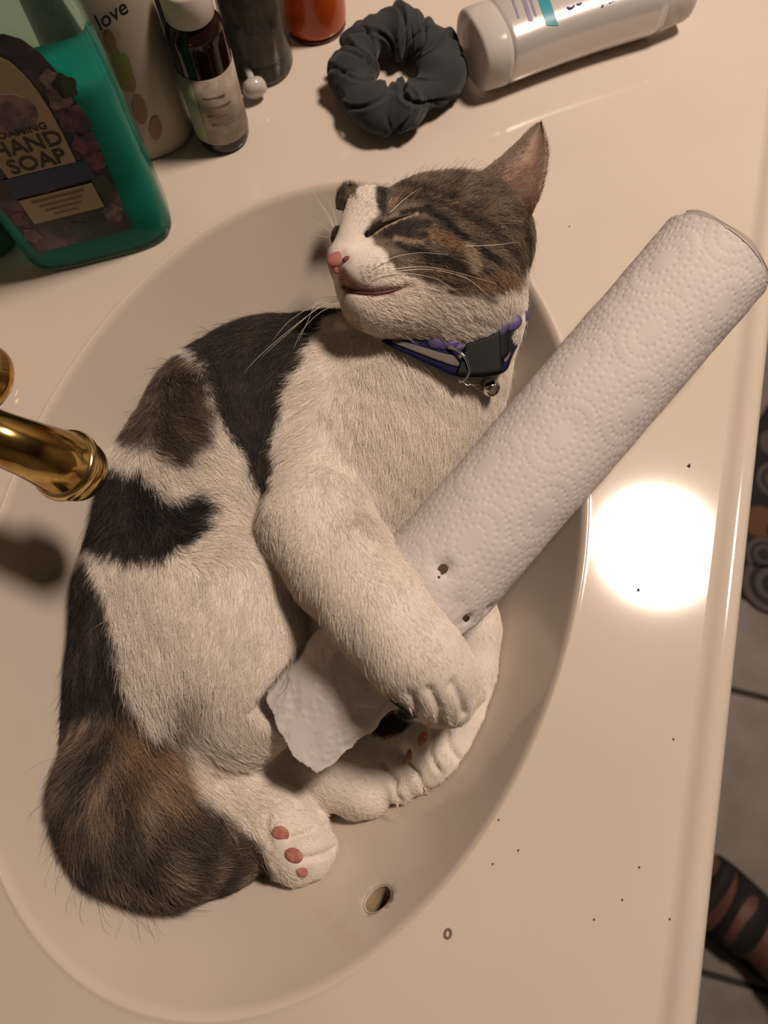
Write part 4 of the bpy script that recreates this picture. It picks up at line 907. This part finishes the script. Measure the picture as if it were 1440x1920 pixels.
# smoky clear bottle
cp = P(492, 122); m_smk = mat('smoky_clear_plastic', (.52, .48, .42), .08, Transmission_Weight=.9, IOR=1.12)
cb = empty('spray_bottle', (cp[0], cp[1], 0)); tag(cb, 'smoky clear bottle with dark label standing between the vial and orange bottle', 'bottle')
cr2 = .0193
mesh('bottle_shell', *lathe([(cr2*.9, .0006), (cr2, .003), (cr2, .11), (cr2*.8, .122), (cr2*.5, .13)], 64, (0, 0, 1), (cp[0], cp[1], 0)), m_smk, cb)
m_dl = mat('dark_grey_label', (.085, .07, .055), .5); r = noise_col(m_dl, (.045, .038, .03), (.15, .12, .095), 60, .4, .62)
mesh('liner', *lathe([(cr2*.86, .002), (cr2*.88, .012), (cr2*.88, .0125), (cr2*.4, .0126)], 48, (0, 0, 1), (cp[0], cp[1], 0)), m_blk, cb)
dl = mesh('inner_label', *lathe([(cr2*.86, .0132), (cr2*.88, .014), (cr2*.88, .105), (cr2*.86, .106)], 64, (0, 0, 1), (cp[0], cp[1], 0)), m_dl, cb)
tc_ = math.atan2(-cp[1], -cp[0])
for i, ch in enumerate('PURE'):
    a = tc_+(-1.5+i)*.36*1.0; nn_ = np.array([math.cos(a), math.sin(a), 0]); tn = np.array([-math.sin(a), math.cos(a), 0])
    text_mesh('lettering', ch, .0085, np.array([cp[0], cp[1], .036])+nn_*(cr2+.0003), tn, (0, 0, 1), m_ink, cb, align='CENTER')
# orange bottle
op = P(592, 44); m_org = mat('orange_plastic', (.62, .10, .012), .22, Transmission_Weight=.25)
ob = empty('pill_bottle', (op[0], op[1], 0)); tag(ob, 'translucent orange bottle standing behind the dark scrunchie', 'bottle')
orr = .0195
mesh('bottle_body', *lathe([(orr*.92, .0028), (orr*.98, .004), (orr, .007), (orr, .075), (orr*.9, .08), (orr*.8, .082)], 64, (0, 0, 1), (op[0], op[1], 0)), m_org, ob)
mesh('base_rim', *lathe([(orr*.93, .0004), (orr*.97, .0006), (orr*.97, .0026), (orr*.9, .0027)], 56, (0, 0, 1), (op[0], op[1], 0)), mat('dark_orange_rim', (.10, .02, .008), .4), ob)
mesh('bottle_cap', *lathe([(orr*.9, .0825), (orr*.92, .083), (orr*.92, .096), (orr*.88, .098)], 48, (0, 0, 1), (op[0], op[1], 0)), m_capw, ob)
# navy bottle in the gap
np_ = P(352, 150); m_nav = mat('black_navy_plastic', (.010, .012, .025), .3); nb = empty('navy_bottle', (np_[0], np_[1], 0)); tag(nb, 'black bottle with bright blue band seen in the gap behind the white capped vial', 'bottle')
nr_ = .0172
mesh('bottle_body', *lathe([(nr_*.92, .0006), (nr_, .003), (nr_, .12), (nr_*.7, .13)], 48, (0, 0, 1), (np_[0], np_[1], 0)), m_nav, nb)
sleeve('blue_band', np_, nr_+.0002, .022, .036, 0, 2*math.pi, mat('blue_band', (.06, .20, .50), .35), nb); sleeve('navy_band', np_, nr_+.0002, .004, .020, 0, 2*math.pi, mat('navy_band', (.03, .07, .20), .4), nb)
# little clear plastic cap lying behind the vial
tp = P(484, 190); m_clr = mat('milky_plastic', (.72, .68, .62), .2, Transmission_Weight=.35)
tb = empty('dosing_cap', (tp[0], tp[1], 0)); tag(tb, 'tiny milky plastic cap lying on the counter beside the amber bottle', 'cap')
ax_ = np.array([-.55, .75, .35]); ax_ /= np.linalg.norm(ax_)
mesh('cup', *lathe([(.0020, -.003), (.0045, -.0028), (.0068, -.001), (.0072, .002), (.0066, .0045), (.0058, .0042), (.0060, .001), (.003, .000)], 36, ax_, (tp[0], tp[1], .0080), capt=False), m_clr, tb)
mesh('stem', *tube([np.array([tp[0], tp[1], .008])+ax_*q for q in (0, .006, .012, .016)], [.0026, .0022, .0022, .0016], 16), m_clr, tb)

# ------------------------------------------------------------------ scrunchie
m_scr = mat('scrunchie_fabric', (.024, .025, .026), .9); bsdf(m_scr).inputs['Sheen Weight'].default_value = .12
sc0 = P(742, 128, .014); NU_, NV_ = 720, 72; ph = np.linspace(0, 2*math.pi, NU_, endpoint=False); tv = np.linspace(0, 2*math.pi, NV_, endpoint=False)
PH, TV = np.meshgrid(ph, tv, indexing='ij')
q3 = np.stack([np.cos(PH).ravel()*.02, np.sin(PH).ravel()*.02, TV.ravel()*0], 1)
lob = .15*np.sin(4*PH+1.0)+.09*np.sin(7*PH+2.2)+.05*np.sin(11*PH+TV)
fold = 0; rf = np.random.default_rng(5)
for k in range(11):
    p0 = k*2*math.pi/11+rf.uniform(-.2, .2); tw = rf.uniform(-.5, .5); wd_ = rf.uniform(.045, .085); am = rf.uniform(.18, .42); c0_ = rf.uniform(0, 6.28)
    d_ = (PH-p0-tw*np.sin(TV+c0_)-.2*np.sin(2*TV+c0_)+math.pi) % (2*math.pi)-math.pi; ext = .35+.65*np.clip(np.cos((TV-c0_)*.5)**2*1.6, 0, 1)
    fold = fold-np.exp(-(d_/wd_)**2)*am*ext+.10*np.exp(-((np.abs(d_)-wd_*1.9)/(wd_*.9))**2)*ext
for k in range(30):
    p0 = rf.uniform(0, 6.28); t0_ = rf.uniform(0, 6.28); d1_ = (PH-p0-.35*np.sin(TV*1+k)+math.pi) % (2*math.pi)-math.pi; d2_ = (TV-t0_+math.pi) % (2*math.pi)-math.pi
    fold = fold-.15*np.exp(-(d1_/.03)**2-(d2_/.8)**2)
rt = .0119*(1+lob+fold); rt = np.maximum(rt, .006)
Rr = .0262+.0015*np.sin(3*PH+.6)
ex_ = Rr+rt*np.cos(TV)*1.05; zz = np.maximum(np.sin(TV)*rt*.92, -.0135)
xs = sc0[0]+ex_*np.cos(PH)*.98; ysn = sc0[1]+ex_*np.sin(PH)*1.12
scr = mesh('scrunchie', np.stack([xs.ravel(), ysn.ravel(), (zz+.0138).ravel()], 1), fromgrid((NU_, NV_), closeu=True, closev=True), m_scr)
tag(scr, 'dark grey gathered fabric scrunchie lying on the counter above the kitten', 'scrunchie')

# ------------------------------------------------------------------ deodorant lying on its side
d0, d1 = P(884, 96, .019), P(1277, -32, .019); dx_ = (d1-d0); dl_ = np.linalg.norm(dx_); dx_ /= dl_; dy_ = np.array([-dx_[1], dx_[0], 0])
m_deo = mat('pearly_plastic', (.62, .59, .57), .30, .35, Coat_Weight=.5, Coat_Roughness=.12); m_deoc = mat('frosted_clear_plastic', (.74, .70, .66), .2, Transmission_Weight=.35, IOR=1.2)
deo = empty('deodorant_stick', ((d0+d1)/2)*[1, 1, 0]); tag(deo, 'pearly white deodorant stick lying on its side with blue lettering', 'deodorant')
def loft(name, secs, m, par, n=72, p=2.6):
    V = []
    for t, wy, wz in secs:
        for k in range(n):
            a = 2*math.pi*k/n; c_, s_ = math.cos(a), math.sin(a)
            V.append(d0+dx_*dl_*t+dy_*math.copysign(abs(c_)**(2/p), c_)*wy+np.array([0, 0, math.copysign(abs(s_)**(2/p), s_)*wz]))
    F = [(a, d, c, b) for a, b, c, d in fromgrid((len(secs), n), closev=True)]+[tuple(reversed(range(n))), tuple((len(secs)-1)*n+k for k in range(n))]
    return mesh(name, V, F, m, par)
loft('cap', [(-.002, .0190, 0.0138), (.0, .0215, 0.0168), (.012, .0226, 0.0182), (.10, .0232, 0.0187), (.118, .0228, 0.0186)], m_deoc, deo)
db = loft('barrel', [(.119, .0222, 0.0182), (.14, .0226, 0.0187), (.25, .0216, 0.0187), (.40, .0208, 0.0186), (.55, .0206, 0.0186), (.70, .0212, 0.0186), (.80, .0218, 0.0186), (.84, .0218, 0.0182)], m_deo, deo)
loft('base', [(.842, .0205, 0.0174), (.85, .0214, 0.0180), (.97, .0200, 0.0175), (.995, .0188, 0.0166), (1.0, .0165, 0.0144)], m_deoc, deo)
m_teal = mat('teal_print', (.03, .28, .36), .4); m_nvi = mat('navy_ink', (.03, .05, .22), .5); m_pi = mat('mauve_ink', (.26, .23, .32), .5)
dbv = BVHTree.FromPolygons([v.co[:] for v in db.data.vertices], [p.vertices[:] for p in db.data.polygons])
def patch(name, px0, px1_, py0, py1, m, sh=0, nx=4, ny=14):
    V = []
    for j in range(ny):
        for i in range(nx):
            y = py0+(py1-py0)*j/(ny-1); x = px0+(px1_-px0)*i/(nx-1)+sh*(y-py0); hh = on_b(x, y, dbv, .0003)
            V.append(hh)
    F = [f for f in fromgrid((ny, nx)) if all(V[i] is not None for i in f)]; us = sorted({i for f in F for i in f}); mp_ = {i: k for k, i in enumerate(us)}
    return mesh(name, [V[i][0] for i in us], [tuple(mp_[i] for i in f) for f in F], m, db)
patch('teal_stripe', 999, 1021, -30, 48, m_teal, .33)['label'] = 'teal printed stripe'
def dtext(s, x, y, size, ang, m, shear=0):
    hh = on_b(x, y, dbv, .0005)
    if not hh: return
    c_, s_ = math.cos(math.radians(ang)), math.sin(math.radians(ang)); u = dx_*c_+dy_*s_; v = -dx_*s_+dy_*c_
    text_mesh('lettering', s, size, hh[0]+np.array([0, 0, .0002]), u, v, m, db, font_shear=shear)
dtext('et', 1062, 22, .0125, 8, m_nvi, .3); dtext('AL', 1128, 14, .009, 8, m_nvi)
for x_, w_, y0_, y1_ in ((972, 8, -20, 40), (984, 5, -25, 30), (956, 4, -10, 34)):
    patch('print_line', x_, x_+w_, y0_, y1_, m_pi, .33)

# ------------------------------------------------------------------ specks on the vanity
m_spk = mat('crumb', (.05, .035, .025), .9); m_grey = mat('dried_drop', (.20, .15, .12), .8)
def speck(name, px, py, r_, label, cat='crumb', group=None, m=m_spk):
    p = P(px, py); z = float(bowl_z(p[0], p[1])); p = P(px, py, z+.0003)
    V = []; n = 10
    for i in range(n//2+1):
        a = math.pi*i/(n//2)
        for k in range(n):
            b = 2*math.pi*k/n; q = 1+.3*math.sin(3*b+px); V.append(p+np.array([math.sin(a)*math.cos(b)*r_*q, math.sin(a)*math.sin(b)*r_*1.4*q, (math.cos(a)+.7)*r_*.4]))
    o = mesh(name, V, fromgrid((n//2+1, n), closev=True), m); tag(o, label, cat, group)
speck('crumb', 1292, 873, .0007, 'brown crumb on the counter right of the paper roll shadow'); speck('crumb', 1197, 1106, .0006, 'tiny crumb within the bright lamp reflection')
for x, y, l in ((935, 1537, 'tiny dark speck just outside the lower right sink rim'), (972, 1594, 'second dark speck out from the lower right sink rim'), (924, 1620, 'pale dark speck between the sink rim and the open counter'), (1199, 1626, 'dark speck alone in the middle of the lower counter'), (1167, 1687, 'dark speck below the one in mid counter'),
                (1114, 1724, 'dark speck lowest on the open counter, nearer the sink'), (1256, 1723, 'dark speck low on the counter nearest the front edge'), (1263, 1386, 'dark speck under the bright lamp reflection'), (1068, 424, 'dark speck on the counter between raised ear and paper roll')):
    speck('speck', x, y, .00035, l, 'speck', 'specks scattered on the counter')
p = P(840, 1750); rg = mesh('dried_ring', *tube([(p[0]+.0012*math.cos(t), p[1]+.0017*math.sin(t), .0004) for t in np.linspace(0, 2*math.pi, 25)], 5e-4, 8), m_grey); tag(rg, 'small dried brownish ring on the counter below the overflow hole', 'stain')

# ------------------------------------------------------------------ floor things: rug, sandalled foot
rp = P(1398, 1126, FZ); m_rug = mat('dark_rug', (.022, .018, .022), .95); add_bump(m_rug, 500, .6, .001)
rug = empty('rug', (rp[0]+.3, rp[1]+.35, FZ)); tag(rug, 'dark rug with brown circle motifs on the tiled floor', 'rug')
rx0, ry0 = rp[0]-.02, rp[1]+.004
r1 = P(1440, 1152, FZ); ed = (r1-rp); ed /= np.linalg.norm(ed); en = np.array([-ed[1], ed[0], 0]); en = en if en[1] > 0 else -en
def rugpt(a, b, z): return rp+ed*a+en*b+np.array([0, 0, z])
V = [rugpt(a, b, z) for a in (-.12, .75) for b in (0, .62) for z in (.0005, .008)]
bevel(mesh('pile', V, box(0, 1, 0, 1, 0, 1)[1], m_rug, rug, False), .003)
mb_, mg_, mt_ = mat('motif_brown', (.13, .065, .035), .95), mat('motif_grey', (.10, .085, .08), .95), mat('motif_dark', (.03, .024, .024), .95)
def disk(px, py, r_, m, zz):
    c0 = P(px, py, FZ+.0085); n = 40
    o = mesh('motif', *lathe([(r_, 0), (r_*.96, zz)], n, (0, 0, 1), c0, capb=False), m, rug)
for i, (x, y, r_) in enumerate(((1424, 978, .026), (1432, 1040, .027), (1448, 1096, .044), (1455, 900, .03), (1462, 1000, .02), (1480, 1060, .03), (1450, 830, .022))):
    disk(x, y, r_, mb_ if i == 0 else mg_, .0008)
    if i in (1, 2, 3, 5):
        disk(x, y, r_*.80, mt_, .0012); disk(x, y, r_*.60, mg_, .0016); disk(x, y, r_*.38, mt_, .0020)
# foot
f0 = P(1268, 1618, FZ+.03); f1 = P(1530, 1850, FZ+.03); fd = f1-f0; fd[2] = 0; FLn = .235; fd /= np.linalg.norm(fd); fs = np.array([-fd[1], fd[0], 0])
hS = .004
def foot_pt(a, b, z): return np.array([f0[0], f0[1], FZ])+fd*a+fs*b+np.array([0, 0, z])
bm = bmesh.new(); lay = bm.verts.layers.skin.verify() if False else None
chains = [([(.245, 0, .05), (.19, 0, .048), (.12, .0, .050), (.06, .0, .035)], [.030, .034, .036, .036])]
Vf = []; 
# one continuous sock-like surface: foot, ankle and shin, with toes, by surface nets on a small grid
h_old, LO_old, gx_old, gy_old, gz_old, NS_old = h, LO, gx_, gy_, gz_, NS
cen = foot_pt(.12, 0, 0); h = hS; LO = cen-[.17, .17, .0]; LO[2] = FZ+.004; gx_ = np.arange(LO[0], LO[0]+.34, h); gy_ = np.arange(LO[1], LO[1]+.34, h); gz_ = np.arange(LO[2], LO[2]+.36, h); NS = (len(gx_), len(gy_), len(gz_))
ft = Vol()
for a, b, z, r_, a2, b2, z2, r2 in ((.235, 0, .045, .030, .17, 0, .048, .034), (.17, 0, .052, .034, .09, 0, .042, .036), (.09, .012, .038, .030, .05, .022, .032, .024), (.09, -.012, .034, .028, .06, -.026, .028, .020), (.19, 0, .07, .034, .225, .02, .30, .046)):
    ft.cone(foot_pt(a, b, z), r_, foot_pt(a2, b2, z2), r2, .02)
for i, (b, a, r_) in enumerate(((.030, .005, .0135), (.010, .004, .0098), (-.007, .010, .0092), (-.022, .018, .0088), (-.035, .028, .0085))):
    ft.cone(foot_pt(a+.045, b*.9, .030), r_*1.05, foot_pt(a, b, .026), r_, .006)
FV2, FF2 = surface_nets(ft.a); FV2 = adj_smooth(FV2, FF2, 2)
h, LO, gx_, gy_, gz_, NS = h_old, LO_old, gx_old, gy_old, gz_old, NS_old
pe = empty('person', foot_pt(.15, 0, 0)); tag(pe, 'person standing at the vanity, bare foot in a dark strappy sandal', 'person')
mesh('foot', FV2, FF2, mat('shaded_brown_skin', (.11, .045, .028), .6), pe)  # skin brown darkened to carry the shadow down at the floor
m_sand = mat('dark_leather', (.012, .008, .008), .8); sd = empty('sandal', foot_pt(.12, 0, 0)); tag(sd, 'dark leather strap sandal worn on the bare foot', 'sandal')
so_ = []
n = 60
for z in (.0008, .014):
    for k in range(n):
        t = 2*math.pi*k/n; a = .12-.135*math.cos(t); wv_ = .046-.010*(a/.25); so_.append(foot_pt(a, math.copysign(abs(math.sin(t))**.75, math.sin(t))*wv_, z))
bevel(mesh('sole', so_, [tuple(reversed(range(n))), tuple(range(n, 2*n))]+[(k, (k+1) % n, (k+1) % n+n, k+n) for k in range(n)], m_sand, sd, False), .003)
fbv = BVHTree.FromPolygons([tuple(v) for v in FV2], [tuple(map(int, f)) for f in FF2])
def strap(a0, a1, wd):
    V = []; m_ = 26
    for i in range(m_):
        t = math.pi*i/(m_-1); 
        for s_ in (-1, 1):
            for o__ in (.0008, .0035):
                a = a0+(a1-a0)*i/(m_-1)+s_*wd/2; c0 = foot_pt(a, 0, .022); dr_ = fs*math.cos(t)+np.array([0, 0, 1])*math.sin(t); far = c0+dr_*.12
                hit = fbv.ray_cast(Vector(far), Vector(-dr_), .12); p = np.array(hit[0]) if hit[0] is not None else c0+dr_*.04
                V.append(p+dr_*o__)
    F = []
    for i in range(m_-1):
        b = i*4; F += [(b, b+4, b+5, b+1), (b+2, b+3, b+7, b+6), (b+1, b+5, b+7, b+3), (b, b+2, b+6, b+4)]
    F += [(0, 1, 3, 2), ((m_-1)*4, (m_-1)*4+2, (m_-1)*4+3, (m_-1)*4+1)]
    return mesh('strap', V, F, m_sand, sd)
strap(.078, .098, .044); strap(.16, .175, .022); strap(.045, .05, .018)
